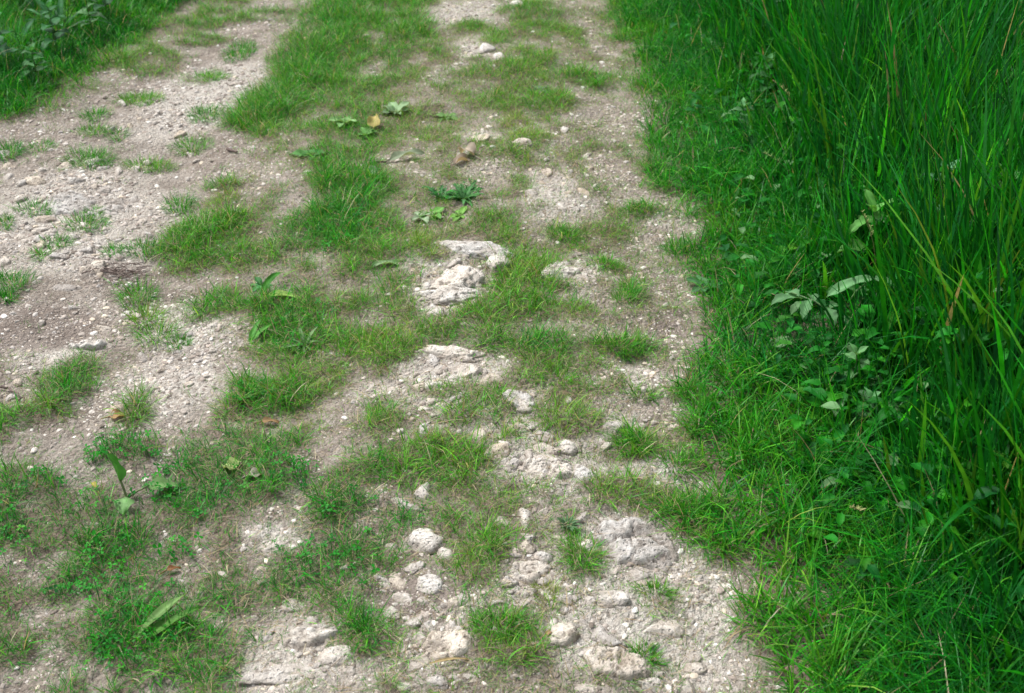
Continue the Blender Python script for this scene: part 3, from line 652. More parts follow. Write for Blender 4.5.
BIG = [
 (548, 474, 84, 26, -.1, .2, 0, 0, 0, 'broken bedrock under the pale pile, around the brown cavity'),
 (462, 376, 66, 22, -.1, .2, 0, 0, 0, 'crumbled bedrock shelf in front of the long eroded ledge'),
 (535, 574, 66, 32, -.2, .2, 0, 0, 0, 'rough layered bedrock around the mossy hollow'),
 (448, 648, 74, 34, .3, .2, 0, 0, 0, 'broken bedrock below the jagged white stone, near the bottom edge'),
 (620, 668, 80, 30, -.2, .2, 0, 0, 0, 'low bedrock at the bottom right of the stony track'),
 (308, 640, 84, 30, .2, .2, 0, 0, 0, 'dusty broken bedrock behind the long pale slab at lower left'),
 (520, 405, 56, 22, -.5, .2, 0, 0, 0, 'crumbled bedrock right of the grass clumps at centre'),
 (566, 272, 46, 28, -.7, .2, 0, 0, 0, 'chalky bedrock streak right of the knobbly limestone lump'),
 (90, 206, 90, 26, .1, .2, 0, 0, 0, 'flat rubbly bedrock across the far left wheel track'),
 (85, 348, 46, 9, .1, .2, 0, 0, 0, 'thin pale bedrock patch in the smooth near left track'),
 # px py w h rot rise rough planes pits label
 (468, 252, 86, 20, -.12, .62, .14, 6, .10, 'long arched grey limestone ledge, farthest of the stones in the middle'),
 (498, 266, 24, 20, -.3, .6, .14, 6, .08, 'rounded shoulder of rock at the right end of the arched ledge'),
 (455, 280, 54, 24, -.25, .72, .18, 5, .16, 'knobbly white limestone lump just below the arched grey ledge'),
 (443, 298, 72, 18, .03, .62, .18, 5, .16, 'wide pitted white limestone shelf below the knobbly lump'),
 (438, 315, 24, 10, 0, .6, .14, 7, .05, 'small grey stone at the foot of the wide pitted white shelf'),
 (458, 356, 78, 17, -.12, .65, .18, 6, .14, 'long eroded limestone ledge with a hollow, in the middle of the photo'),
 (432, 360, 18, 18, .2, .5, .14, 7, .06, 'crumbly pale stone at the left end of the eroded ledge'),
 (455, 381, 24, 15, 0, .5, .22, 6, .12, 'crumbling white rock below the long eroded ledge'),
 (394, 394, 22, 10, -.3, .45, .12, 7, .0, 'flat pale stone left of the yellowish pebbles, below a grass clump'),
 (420, 390, 13, 9, 0, .7, .10, 7, .0, 'yellowish rounded pebble between two grass clumps'),
 (432, 403, 14, 9, .1, .6, .10, 7, .0, 'bluish white stone beside the grass clump at centre'),
 (437, 431, 30, 9, -.1, .5, .14, 6, .06, 'low flat grey slab with dark pebbles at its left end'),
 (460, 437, 7, 6, 0, .9, .06, 6, .0, 'little round cream pebble lying in front of a grass clump'),
 (483, 436, 26, 15, .35, .55, .12, 6, .0, 'wedge shaped smooth grey stone pointing right'),
 (519, 408, 30, 12, -.5, .6, .14, 6, .06, 'sharp edged white rock with dark shadow gap below it'),
 (520, 422, 20, 9, -.2, .5, .12, 7, .0, 'flat pale stone directly below the sharp edged white rock'),
 (572, 446, 28, 11, -.4, .45, .12, 7, .0, 'flat pale stone buried in thin turf, above the pale pile'),
 (566, 402, 14, 10, .1, .45, .12, 7, .0, 'small grey bedrock knob right of the crumbled stones'),
 (537, 462, 44, 19, -.3, .5, .18, 7, .08, 'broken pale rock at the left of the brown cavity'),
 (580, 477, 27, 23, .2, .6, .12, 6, .0, 'smooth white upright faced stone at the right end of the pale pile'),
 (556, 466, 24, 16, -.2, .5, .16, 7, .05, 'rough buff stone in the middle of the pale pile'),
 (611, 430, 34, 17, .25, .42, .12, 7, .05, 'broad flat chalky stone lying alone on the right wheel track'),
 (428, 491, 28, 18, .2, .45, .14, 7, .05, 'dull pinkish stone half buried above the white stones'),
 (414, 508, 44, 11, -.5, .5, .14, 6, .06, 'narrow white ledge slanting beside dark clover turf'),
 (425, 540, 34, 24, .1, .6, .14, 6, .04, 'large bright white stone above the cluster of blocks'),
 (391, 545, 15, 9, 0, .5, .12, 7, .0, 'small white stone in clover left of the large bright stone'),
 (526, 518, 27, 24, .1, .6, .16, 6, .06, 'tall white stone standing left of the dark green round weed patch'),
 (503, 521, 26, 10, -.4, .45, .14, 7, .05, 'low pointed slab touching the left side of the tall white stone'),
 (527, 537, 19, 13, 0, .55, .12, 7, .0, 'small white block just below the tall white stone'),
 (414, 566, 18, 11, .1, .6, .12, 7, .0, 'greyish stone at the top of the block cluster'),
 (398, 579, 15, 22, .3, .7, .12, 6, .0, 'upright white stone left of the square block'),
 (384, 582, 14, 17, .2, .5, .14, 6, .04, 'brownish stone at the left end of the block cluster'),
 (428, 585, 31, 19, -.05, .95, .07, 7, .0, 'square cut white block with a flat face, brightest in the cluster'),
 (405, 598, 24, 12, -.5, .75, .10, 6, .0, 'tilted white stone wedged below the square cut block'),
 (394, 611, 24, 15, .1, .5, .16, 7, .05, 'mottled stone at the bottom of the block cluster'),
 (429, 628, 15, 14, .5, .7, .14, 6, .0, 'small white stone with jagged top in dark soil'),
 (451, 632, 28, 22, .8, .45, .2, 8, .08, 'broken pinkish rock right of the jagged white stone'),
 (424, 656, 26, 17, -.4, .45, .14, 7, .05, 'dull grey stone by the grass below the jagged white stone'),
 (464, 679, 52, 12, -.05, .45, .14, 6, .06, 'wide low ledge near the bottom edge at centre'),
 (404, 688, 32, 14, .1, .45, .14, 7, .06, 'dusty grey stone on the bottom edge left of centre'),
 (532, 566, 38, 15, -.1, .6, .18, 6, .06, 'cream coloured rock with a bright edge above the mossy hollow'),
 (515, 580, 24, 16, .1, .55, .18, 7, .08, 'rough white rock left of the mossy hollow'),
 (543, 556, 18, 14, -.7, .7, .10, 6, .0, 'sloping white stone leaning over a dark gap'),
 (500, 606, 22, 10, 0, .6, .12, 7, .0, 'rounded white stone lying just above a bright grass clump'),
 (528, 606, 22, 10, -.4, .5, .14, 7, .0, 'bluish white stone right below the mossy hollow'),
 (572, 601, 26, 10, .1, .4, .12, 7, .0, 'flat tan stone among yellowish gravel'),
 (642, 546, 104, 58, -.42, .19, .15, 5, .06, 'big bare chalky bedrock outcrop on the right track, largest pale surface in the photo'),
 (612, 522, 30, 12, -.3, .5, .16, 6, .08, 'white lump at the upper end of the big bare outcrop'),
 (640, 576, 36, 16, .05, .36, .16, 6, .08, 'lower white edge of the bare chalky outcrop'),
 (611, 600, 36, 18, -.35, .7, .12, 6, .06, 'grey mottled boulder with a dark underside on the right track'),
 (608, 634, 52, 25, -.75, .55, .09, 6, .0, 'long smooth white slab lying diagonally below the mottled boulder'),
 (661, 629, 42, 24, -.1, .55, .12, 6, .05, 'flat topped cream stone right of the diagonal slab'),
 (563, 640, 50, 34, .3, .34, .2, 6, .1, 'rough patch of white bedrock left of the diagonal slab'),
 (600, 689, 50, 14, 0, .55, .10, 6, .0, 'broad tan stone cut by the bottom edge of the photo'),
 (650, 685, 26, 16, .2, .7, .12, 6, .0, 'bright white stone with a spike at the bottom edge'),
 (272, 549, 38, 15, .35, .5, .18, 6, .1, 'weathered white rock alone in the turf left of the clover'),
 (221, 577, 16, 9, 0, .6, .14, 7, .0, 'small white stone just left of centre in thin turf, near a brown leaf'),
 (288, 606, 36, 16, .2, .35, .16, 6, .08, 'dusty grey rock above the little pile of stones'),
 (270, 630, 12, 8, .4, .8, .10, 7, .0, 'topmost pebble of the little pile at lower left'),
 (268, 638, 12, 10, .2, .7, .10, 7, .0, 'pinkish stone in the little pile at lower left'),
 (325, 634, 26, 9, .12, .6, .08, 6, .0, 'smooth elongated stone right of the little pile'),
 (337, 656, 38, 22, .2, .6, .12, 6, .05, 'large grey mottled rock at the right end of the long slab'),
 (288, 674, 92, 24, .18, .45, .12, 6, .05, 'long pale bedrock slab at the lower left of the track'),
 (351, 671, 18, 11, -.3, .6, .10, 7, .0, 'small angular stone right of the long pale slab'),
 (36, 182, 26, 11, .1, .5, .1, 7, .0, 'pale flat slab at the far left edge of the left wheel track'),
 (85, 251, 32, 11, .1, .35, .1, 7, .0, 'broad smooth grey stone level with the left wheel track'),
 (57, 257, 20, 9, 0, .5, .1, 7, .0, 'rounded grey stone left of the broad smooth grey stone'),
 (114, 208, 24, 9, .2, .55, .1, 7, .0, 'white stone with two points in the left wheel track'),
 (44, 219, 24, 8, .1, .6, .1, 7, .0, 'white stone behind a smaller one near the left edge'),
 (42, 229, 18, 7, 0, .6, .1, 7, .0, 'smaller white stone in front of its neighbour near the left edge'),
 (106, 191, 18, 7, -.3, .5, .1, 7, .0, 'flat whitish stone slanting on the left wheel track'),
 (75, 238, 18, 7, 0, .5, .1, 7, .0, 'pale oval stone between two grass tufts of the left track'),
 (60, 287, 36, 7, .1, .3, .1, 7, .0, 'long thin whitish rock flush with the smooth left track'),
 (54, 361, 20, 10, .2, .5, .12, 7, .0, 'pale pointed stone above a grass tuft at the left edge'),
 (218, 403, 24, 9, -.2, .4, .12, 7, .0, 'faint pale stone left of the bushy grass clump'),
 (566, 206, 18, 12, -.2, .5, .14, 7, .0, 'crumbling white stone on the far right wheel track'),
 (531, 195, 14, 9, -.5, .5, .14, 7, .0, 'small white stone up the track from the crumbling one'),
 (562, 262, 20, 15, -.5, .45, .16, 7, .05, 'white rock at the top of a chalky streak'),
 (576, 279, 26, 12, -.6, .3, .16, 7, .05, 'low white rock at the foot of a chalky streak'),
 (519, 147, 22, 9, -.1, .6, .14, 7, .0, 'bright white stone between two yellowish turf patches far up the track'),
 (482, 142, 20, 10, .3, .45, .18, 7, .06, 'broken white stone above the curled dead leaves'),
 (485, 50, 22, 11, .4, .5, .14, 7, .05, 'pale rock far up the track near the top edge'),
 (517, 5, 14, 6, .4, .6, .12, 7, .0, 'tiny white stone right at the top edge'),
 (540, 268, 0, 0, 0, 0, 0, 0, 0, ''),
]
for (px, py, w, h, rot, rise, rough, pl, pits, lab) in BIG:
    if w > 45 and rise < .4: bedrock(px, py, w, h, rot, lab, 'pale bedrock breaking through the track')
    elif w: stone(px, py, w, h, rot, rise, lab, 'pale limestone stones in the track', rough, pl, pits)

# small loose stones, alike within each stretch of the track
ZONES = [
 (24, (430, 570, 360, 500), (13, 34), 'broken limestone chunk in the crumbled strip right of the middle grass clumps'),
 (18, (495, 600, 500, 610), (13, 36), 'broken limestone chunk by the tall white stone and the mossy hollow'),
 (24, (380, 470, 520, 690), (12, 30), 'broken limestone chunk below and around the square cut white block'),
 (18, (580, 700, 585, 692), (12, 32), 'broken limestone chunk on the stony bottom end of the right track'),
 (8, (560, 680, 390, 500), (10, 22), 'chalky lump on the bare right wheel track between turf patches'),
 (14, (250, 370, 590, 690), (12, 28), 'broken grey rock around the long pale slab at lower left'),
 (26, (0, 180, 150, 275), (11, 30), 'flat limestone piece in the rubbly far stretch of the left wheel track'),
 (16, (0, 270, 300, 430), (10, 26), 'flat limestone piece in the near bare left wheel track'),
 (9, (400, 500, 250, 330), (12, 26), 'broken limestone lump beside the long ledges in the middle'),
 (8, (430, 600, 30, 230), (8, 18), 'pale rock piece in thin turf far up the right side of the track'),
 (26, (20, 110, 165, 245), (5, 13), 'small pale stone loose in the rubbly far stretch of the left wheel track'),
 (12, (110, 200, 100, 200), (5, 11), 'small pale stone among the grass tufts in the left wheel track'),
 (14, (380, 470, 372, 440), (5, 11), 'small pale pebble between the grass clumps under the eroded ledge'),
 (22, (470, 560, 390, 500), (6, 14), 'small rough stone in the crumbled strip right of the middle clumps'),
 (24, (500, 570, 540, 615), (5, 13), 'small buff stone packed around the mossy hollow'),
 (22, (385, 460, 555, 665), (5, 13), 'small broken stone lying in dark soil around the white blocks'),
 (26, (590, 700, 590, 690), (5, 12), 'small stone loose on the bare lower right track'),
 (16, (580, 680, 355, 500), (4, 9), 'small pale pebble on the bare middle right track'),
 (16, (255, 360, 610, 690), (5, 12), 'small stone lying around the long pale slab at lower left'),
 (12, (490, 600, 120, 240), (4, 9), 'small pale stone on the far thin turf of the right track'),
 (10, (140, 240, 340, 420), (4, 10), 'small pale stone on the bare soil left of the bushy clump'),
]
rz = np.random.RandomState(5)
for n_, (x0, x1, y0, y1), (s0, s1), lab in ZONES:
    k = 0; tries = 0
    while k < n_ and tries < 400:
        tries += 1
        px, py = rz.uniform(x0, x1), rz.uniform(y0, y1)
        gxx, gyy, _ = G(px, py)
        if samp(DEN, np.array([gxx]), np.array([gyy]))[0] > .45: continue
        s_ = s0 + (s1 - s0) * rz.rand() ** 2
        stone(px, py, s_, s_ * rz.uniform(.42, .8), rz.uniform(-.8, .8), rz.uniform(.28, .62) if s1 > 15 else rz.uniform(.5, .9), lab, 'stones and chunks: ' + lab.split(' ', 2)[-1], .10, 11, .03 if s1 > 15 else .0, *(('stone', 'stone') if s1 > 15 else ('pebble', 'pebble')))
        k += 1

# gravel
def gravel():
    P, F, CC = [], [], []; off = 0
    N = int(A * 38000)
    x, y = sample_points(N, lambda x, y: np.clip(1.0 - 1.5 * samp(DEN, x, y), .02, 1) * (.34 + .66 * samp(CHALK, x, y)) * np.clip(.6 + 1.3 * fbm2(x, y, .2, 3, 81), .15, 1) * lod(x, y) * (x > E_L(y) - .05) * (x < E_R(y) + .25) * np.clip(1.35 - y / 7., .45, 1))
    n = len(x); print('gravel', n)
    r = np.clip(np.exp(RS.normal(math.log(.0028), .55, n)), .0013, .010) * np.clip(.75 + y * .1, .8, 1.3)
    z = H(x, y) - r * .1
    var = RS.randint(0, 14, n)
    base = np.array([[.40, .355, .325], [.52, .48, .45], [.31, .265, .24], [.66, .64, .61], [.55, .48, .40], [.40, .37, .355], [.20, .17, .15]])
    col = np.array([.92, .915, .88]) * base[RS.choice(7, n, p=[.25, .2, .2, .06, .08, .11, .10])] * np.exp(RS.normal(0, .14, (n, 1)))
    for big in (0, 1):
        for k in range(14):
            s = np.where((var == k) & ((r > .0065) == bool(big)))[0]
            if not len(s): continue
            v, f = rock_shape(np.random.RandomState(200 + k), 2 if big else 1, .16, 8)
            v = v * np.array([1.2, .9, .6])
            a = RS.uniform(0, 6.28, len(s)); ca, sa = np.cos(a)[:, None], np.sin(a)[:, None]
            w = np.stack([v[None, :, 0] * ca - v[None, :, 1] * sa, v[None, :, 0] * sa + v[None, :, 1] * ca, np.repeat(v[None, :, 2], len(s), 0)], -1)
            w = w * r[s][:, None, None] + np.stack([x[s], y[s], z[s]], -1)[:, None]
            P.append(w.reshape(-1, 3)); F.append((np.arange(len(s)) * len(v))[:, None, None] + f[None] + off)
            F[-1] = F[-1].reshape(-1, 3); off += len(s) * len(v)
            CC.append(np.repeat(col[s], len(v), 0))
    o = mesh_np('gravel', np.concatenate(P), None, np.concatenate(F), np.concatenate(CC), M_GRAVEL, smooth=False)
    tag(o, 'loose pale limestone gravel and crumbs scattered on the bare track', 'gravel', kind='stuff')
gravel()

# ------------------------------------------------------------------ single grass tufts that stand alone
TUFT = [
 (35, 212, 20, 6, 4.5, .55, 'thin flat grass tuft above the white stones at the far left'),
 (86, 228, 20, 7, 5, .55, 'grass tuft left track, right of the smaller white stone'),
 (94, 216, 10, 5, 4, .50, 'little grass tuft touching the white stone with two points'),
 (58, 246, 14, 5, 4.5, .55, 'grass tuft behind the rounded grey stone of the left track'),
 (42, 256, 10, 6, 3.5, .45, 'sparse tuft left of the rounded grey stone'),
 (12, 283, 20, 9, 5.5, .60, 'wide dark grass tuft cut by the left edge, above a smaller one'),
 (6, 297, 10, 5, 5, .65, 'small dark grass tuft cut by the left edge, below a wider one'),
 (4, 226, 8, 6, 4, .60, 'dark grass tuft on the left edge, beside the white stones'),
 (8, 153, 11, 8, 6, .62, 'grass tuft on the left edge just below the left verge'),
 (90, 160, 24, 8, 5, .50, 'broad grass tuft in the middle of the far left track'),
 (40, 148, 15, 5, 3.5, .42, 'faint low tuft between the left edge and the broad far tuft'),
 (150, 167, 26, 6, 4.5, .42, 'spread out brownish tuft right of the broad far tuft'),
 (118, 137, 9, 5, 4, .62, 'small dark tuft up the track from the spread out tuft'),
 (94, 132, 18, 5, 4.5, .48, 'low wide tuft above the broad far tuft'),
 (95, 115, 15, 5, 4.5, .50, 'tuft nearest the dark left verge'),
 (140, 101, 24, 6, 4.5, .42, 'olive tuft in the far left track below a bigger turf patch'),
 (206, 117, 16, 7, 4.5, .52, 'tuft on bare soil left of the thick middle ridge grass'),
 (192, 148, 20, 7, 4, .50, 'grey green tuft beside a small white stone, left of the ridge'),
 (240, 52, 15, 9, 4.5, .50, 'hazy tuft on the pale far left track near the top'),
 (212, 78, 16, 5, 4.5, .48, 'flat tuft in the pale far left track, left of the hazy one'),
 (145, 252, 20, 7, 4.5, .55, 'slanting tuft above the heap of dark twigs'),
 (113, 254, 9, 6, 3.5, .60, 'small greyish tuft right of the broad smooth grey stone'),
 (138, 298, 18, 9, 6, .56, 'dense dark tuft just below the heap of dark twigs'),
 (147, 320, 17, 9, 6.5, .36, 'bright yellowish tuft below the dense dark tuft'),
 (158, 338, 20, 8, 6, .42, 'leaning tuft lowest of the three below the twigs'),
 (180, 207, 15, 9, 5, .50, 'tuft on bare soil at the edge of the ridge grass'),
 (180, 346, 10, 6, 3.5, .60, 'small grey green tuft on bare soil'),
]
def tuft_object(px, py, rx, ry, h, hue, lab, name='grass_tuft', grp='grass tufts on the left wheel track', nb=None, width=(.0013, .0027)):
    x, y, z = G(px, py); m, my = PXM(px, py)
    n = nb or int(np.clip(rx * ry * m * my * 3.14 * 46000, 260, 1900))
    a = RS.uniform(0, 6.28, n); r = np.sqrt(RS.rand(n)) * np.exp(RS.normal(0, .12, n))
    lx, ly = r * np.cos(a) * rx * m, r * np.sin(a) * ry * my
    L = h / 100 * 1.0 * RS.uniform(.35, 1.25, n) * (1.15 - .35 * r)
    az = np.arctan2(np.sin(a) * (.3 + r) + RS.normal(0, .45, n), np.cos(a) * (.3 + r) + RS.normal(0, .45, n) + .15)
    V, q, t, nv = blades(np.stack([lx, ly, H(x + lx, y + ly) - z - .004], -1), L, RS.uniform(*width, n), az, .15 + np.abs(RS.normal(0, .65, n)) * (.5 + r), np.abs(RS.normal(0, 1.0, n)), 4)
    o = mesh_np(name, V, q, t, np.repeat(blade_cols(np.full(n, hue) + RS.normal(0, .05), .08), nv, 0), M_GRASS, loc=(x, y, z))
    return tag(o, lab, 'grass tuft', grp)
for T in TUFT: tuft_object(*T)
RT = [(616, 351, 24, 7, 5, .50, 'dense bright tuft on the bare right wheel track, level with the eroded ledge'), (640, 213, 20, 5, 4.5, .52, 'dark low tuft beside the worn notch of the right verge'), (625, 299, 12, 7, 5, .52, 'upright tuft on the right wheel track above the dense bright tuft'),
      (632, 451, 16, 8, 5, .48, 'round tuft on the right wheel track near the lone chalky stone'), (678, 469, 20, 8, 5.5, .5, 'bushy tuft spilling from the verge onto the right wheel track'), (642, 399, 20, 4, 3.5, .45, 'flat thin tuft on the bare right wheel track'),
      (558, 379, 20, 9, 4.5, .45, 'thin tuft right of the eroded ledge'), (580, 557, 23, 15, 4.2, .48, 'broad low tuft left of the big bare outcrop'), (500, 632, 26, 9, 5, .45, 'bright tuft in front of the rounded white stone'),
      (605, 267, 18, 6, 4.2, .45, 'small tuft on soil right of the chalky streak'), (566, 239, 14, 5, 4.2, .48, 'little tuft above the chalky streak'), (655, 595, 20, 5, 3.2, .42, 'thin tuft below the big bare outcrop'), (645, 660, 13, 7, 4, .48, 'small tuft below the flat topped cream stone'),
      (690, 512, 34, 7, 5, .5, 'long tuft reaching from the verge onto the bare lower track'), (700, 400, 18, 8, 5.5, .55, 'tuft at the ragged verge edge beside bare soil'), (676, 250, 13, 8, 6, .6, 'dark tuft bulging from the verge below the worn notch')]
for T in RT: tuft_object(*T, grp='grass tufts on the right wheel track')

# ------------------------------------------------------------------ broad-leaved plants
def frame(az, el):
    d = np.array([math.cos(az) * math.cos(el), math.sin(az) * math.cos(el), math.sin(el)])
    s = np.array([-math.sin(az), math.cos(az), 0.0])
    return d, s, np.cross(d, s)

def leaf_geo(L, W, az, el, droop=.8, fold=.25, kind='ovate', base=(0, 0, 0), wav=.1, n=9, teeth=0.0, roll=0.0):
    """a curved, folded leaf; returns verts, quads"""
    base = np.array(base, float); p = base.copy(); V = []
    ph = RS.uniform(0, 6.28)
    for k in range(n + 1):
        t = k / n
        e = el - droop * t ** 1.3
        d, s, u = frame(az, e)
        s2 = s * math.cos(roll) + u * math.sin(roll); u2 = u * math.cos(roll) - s * math.sin(roll)
        if k: p = p + d * L / n
        if kind == 'ovate': w = math.sin(math.pi * t ** .72) ** .8
        elif kind == 'lance': w = math.sin(math.pi * t ** .85) ** .9
        elif kind == 'strap': w = min(1, .55 + t * 2) * (1 - t ** 3.2) ** .8
        elif kind == 'heart': w = (math.sin(math.pi * min(1, t ** .5)) ** .75) * 1.05 if t < 1 else 0
        else: w = math.sin(math.pi * t ** .8) ** .7 * (.6 + .4 * abs(math.cos(t * 11)))
        if teeth: w *= 1 + teeth * (1 if k % 2 else -1)
        w = max(w, .03) * W / 2
        wv = wav * W * math.sin(t * 9 + ph)
        V += [p - s2 * w + u2 * (fold * w + wv), p - s2 * w * .5 + u2 * fold * w * .35, p - u2 * .04 * W, p + s2 * w * .5 + u2 * fold * w * .35, p + s2 * w + u2 * (fold * w - wv)]
    Fq = [[5 * k + j, 5 * k + j + 1, 5 * k + 6 + j, 5 * k + 5 + j] for k in range(n) for j in range(4)]
    return np.array(V), np.array(Fq)

def add_leaf(root, col, name='leaf', rib=1.35, **kw):
    v, f = leaf_geo(**kw)
    c = np.tile(np.array(col) * RS.uniform(.85, 1.15), (len(v), 1))
    c[2::5] = np.minimum(c[2::5] * rib + .02 * (rib - 1), .6)
    return mesh_np(name, v, f, None, c, M_LEAF, parent=root)

def tube_geo(pts, r0, r1, seg=6):
    pts = [np.array(p, float) for p in pts]; V = []
    for k, p in enumerate(pts):
        d = pts[min(k + 1, len(pts) - 1)] - pts[max(k - 1, 0)]; d /= np.linalg.norm(d)
        a = np.cross(d, [0, 0, 1.0]) if abs(d[2]) < .95 else np.cross(d, [1.0, 0, 0]); a /= np.linalg.norm(a); b = np.cross(d, a)
        r = r0 + (r1 - r0) * k / (len(pts) - 1)
        V += [p + r * (a * math.cos(2 * math.pi * j / seg) + b * math.sin(2 * math.pi * j / seg)) for j in range(seg)]
    F = [[k * seg + j, k * seg + (j + 1) % seg, (k + 1) * seg + (j + 1) % seg, (k + 1) * seg + j] for k in range(len(pts) - 1) for j in range(seg)]
    return np.array(V), np.array(F)
def add_tube(root, pts, r0, r1, col, name='stem', mat=None):
    v, f = tube_geo(pts, r0, r1)
    return mesh_np(name, v, f, None, np.tile(np.array(col), (len(v), 1)), mat or M_STEM, parent=root)

def ground_at(px, py):
    x, y, _ = G(px, py); return (x, y, float(H(np.array([x]), np.array([y]))[0]))

LG, LD, LP, LS, LB = (.075, .17, .03), (.022, .085, .022), (.16, .24, .11), (.20, .29, .19), (.03, .11, .05)
def rosette(px, py, n, L, W, col, label, name='leafy_weed', cat='weed', kind='lance', el=(.1, .6), droop=.7, group=None, teeth=0.0, az=None, fold=.25, scale=.72):
    r = empty(name, ground_at(px, py), label, cat, group)
    for k in range(n):
        a = (az[k] if az else 6.283 * k / n + RS.uniform(-.4, .4)); s = RS.uniform(.45, 1.0) * scale
        add_leaf(r, np.array(col) * RS.uniform(.75, 1.25), L=L * s, W=W * s, az=a, el=RS.uniform(*el), droop=droop * RS.uniform(.6, 1.3), kind=kind, base=(.004 * math.cos(a), .004 * math.sin(a), .003), teeth=teeth, fold=fold)
    return r

def stemmed(px, py, h, pairs, L, W, col, label, lean=(0, 0), name='leafy_weed', cat='weed', kind='ovate', group='leafy weeds in the right verge', teeth=.12, start=.3, colstem=(.06, .13, .03), top=True, el0=.45):
    r = empty(name, ground_at(px, py), label, cat, group)
    P = [np.array([lean[0] * t ** 1.6, lean[1] * t ** 1.6, h * t]) for t in np.linspace(0, 1, 9)]
    add_tube(r, P, .0028, .0013, colstem)
    a0 = RS.uniform(0, 3.14)
    for k in range(pairs):
        t = start + (1 - start) * (k + .5) / pairs
        b = np.array([lean[0] * t ** 1.6, lean[1] * t ** 1.6, h * t]); s = (1.1 - .5 * t) * RS.uniform(.85, 1.15)
        for j in (0, 1):
            a = a0 + k * 1.57 + j * math.pi + RS.uniform(-.3, .3)
            add_leaf(r, np.array(col) * RS.uniform(.6, 1.0), L=L * s, W=W * s, az=a, el=el0 + RS.uniform(-.2, .2), droop=RS.uniform(.7, 1.3), kind=kind, base=b, teeth=teeth)
    if top:
        for j in range(3): add_leaf(r, np.array(col) * 1.25, L=L * .5, W=W * .45, az=a0 + j * 2.1, el=.9, droop=.5, kind=kind, base=P[-1])
    return r

# the seedling with three leaves at lower left
r = empty('young_plant', ground_at(128, 503), 'three-leaved young plant on a worn spot at lower left', 'plant')
add_tube(r, [(0, 0, 0), (-.004, .004, .03), (-.008, .006, .06)], .004, .003, (.16, .20, .09))
add_leaf(r, (.05, .19, .025), L=.085, W=.05, az=2.3, el=1.15, droop=.5, fold=.5, kind='ovate', base=(-.008, .006, .055), roll=.9)
add_tube(r, [(0, 0, .004), (.03, .01, .022), (.055, .018, .03)], .0032, .0025, (.16, .20, .09))
add_leaf(r, (.13, .25, .08), L=.085, W=.045, az=.15, el=.15, droop=.5, fold=.3, kind='ovate', base=(.052, .018, .028))
add_tube(r, [(0, 0, .004), (.0, -.012, .016), (.002, -.02, .02)], .003, .0025, (.16, .20, .09))
add_leaf(r, (.13, .26, .09), L=.055, W=.05, az=-1.45, el=.1, droop=.9, fold=-.2, kind='heart', base=(.002, -.016, .022))
r.scale = (.85, .85, .85)
# fallen yellow leaf beside it
def fallen(px, py, L, W, az, col, label, name='fallen_leaf', kind='ovate', el=.25, droop=.9, fold=.35, z=.008, stalk=True, cat='leaf', group=None):
    r = empty(name, ground_at(px, py), label, cat, group)
    add_leaf(r, col, name='leaf_blade', L=L, W=W, az=az, el=el, droop=droop, kind=kind, base=(0, 0, z), fold=fold, wav=.18)
    if stalk:
        d, _, _ = frame(az, 0)
        add_tube(r, [-d * L * .45 + np.array([0, 0, .003]), -d * L * .2 + np.array([0, 0, z * .8]), np.array([0, 0, z])], .0014, .0016, np.array(col) * .7, 'leaf_stalk')
    return r
fallen(98, 494, .04, .011, 2.2, (.27, .25, .05), 'narrow yellow leaf left of the three-leaved young plant')
fallen(238, 476, .045, .04, 2.6, (.26, .33, .12), 'pale yellow green round leaf in dark turf at lower left', kind='heart')
fallen(249, 484, .035, .028, .3, (.30, .28, .22), 'faded grey brown leaf touching the pale round leaf')
fallen(152, 618, .022, .010, 1.4, (.19, .085, .03), 'small rusty brown leaf beside the two long upright blades')
fallen(168, 577, .03, .014, .4, (.18, .085, .035), 'rusty brown leaf scrap at the edge of the clover')
fallen(110, 419, .05, .03, .2, (.33, .21, .10), 'tan dead leaf in the soil above the clover patch')
fallen(262, 426, .045, .018, .1, (.25, .16, .08), 'rust coloured dead leaf under the bushy grass clump')
fallen(374, 132, .06, .05, 1.5, (.36, .30, .11), 'yellow dying leaf in the rosette of broad leaves up the track', kind='heart', el=.9)
fallen(455, 168, .07, .04, .5, (.27, .215, .17), 'curled pale brown dead leaf with dark folds up the track', droop=2.0, fold=.8, el=.7)
fallen(474, 163, .075, .045, 2.4, (.31, .26, .205), 'larger buff dead leaf right of the curled one', droop=2.1, fold=.7, el=.8)
fallen(390, 164, .13, .045, .35, (.22, .27, .18), 'long grey green fallen leaf with a dark stalk on the ridge', kind='lance', el=.3, droop=.5, fold=.5)
fallen(360, 178, .10, .045, .3, (.20, .28, .16), 'pale limp leaf in the grass below the long grey green leaf', kind='lance')
fallen(372, 270, .12, .03, .2, (.20, .30, .15), 'thin pale leaf lying across the ridge turf', kind='lance', stalk=False)
fallen(545, 642, .03, .012, .6, (.30, .19, .10), 'orange brown leaf on chalky rubble at bottom centre')
fallen(430, 670, .10, .006, .2, (.26, .20, .10), 'thin orange straw stalk at bottom centre', kind='strap', stalk=False)
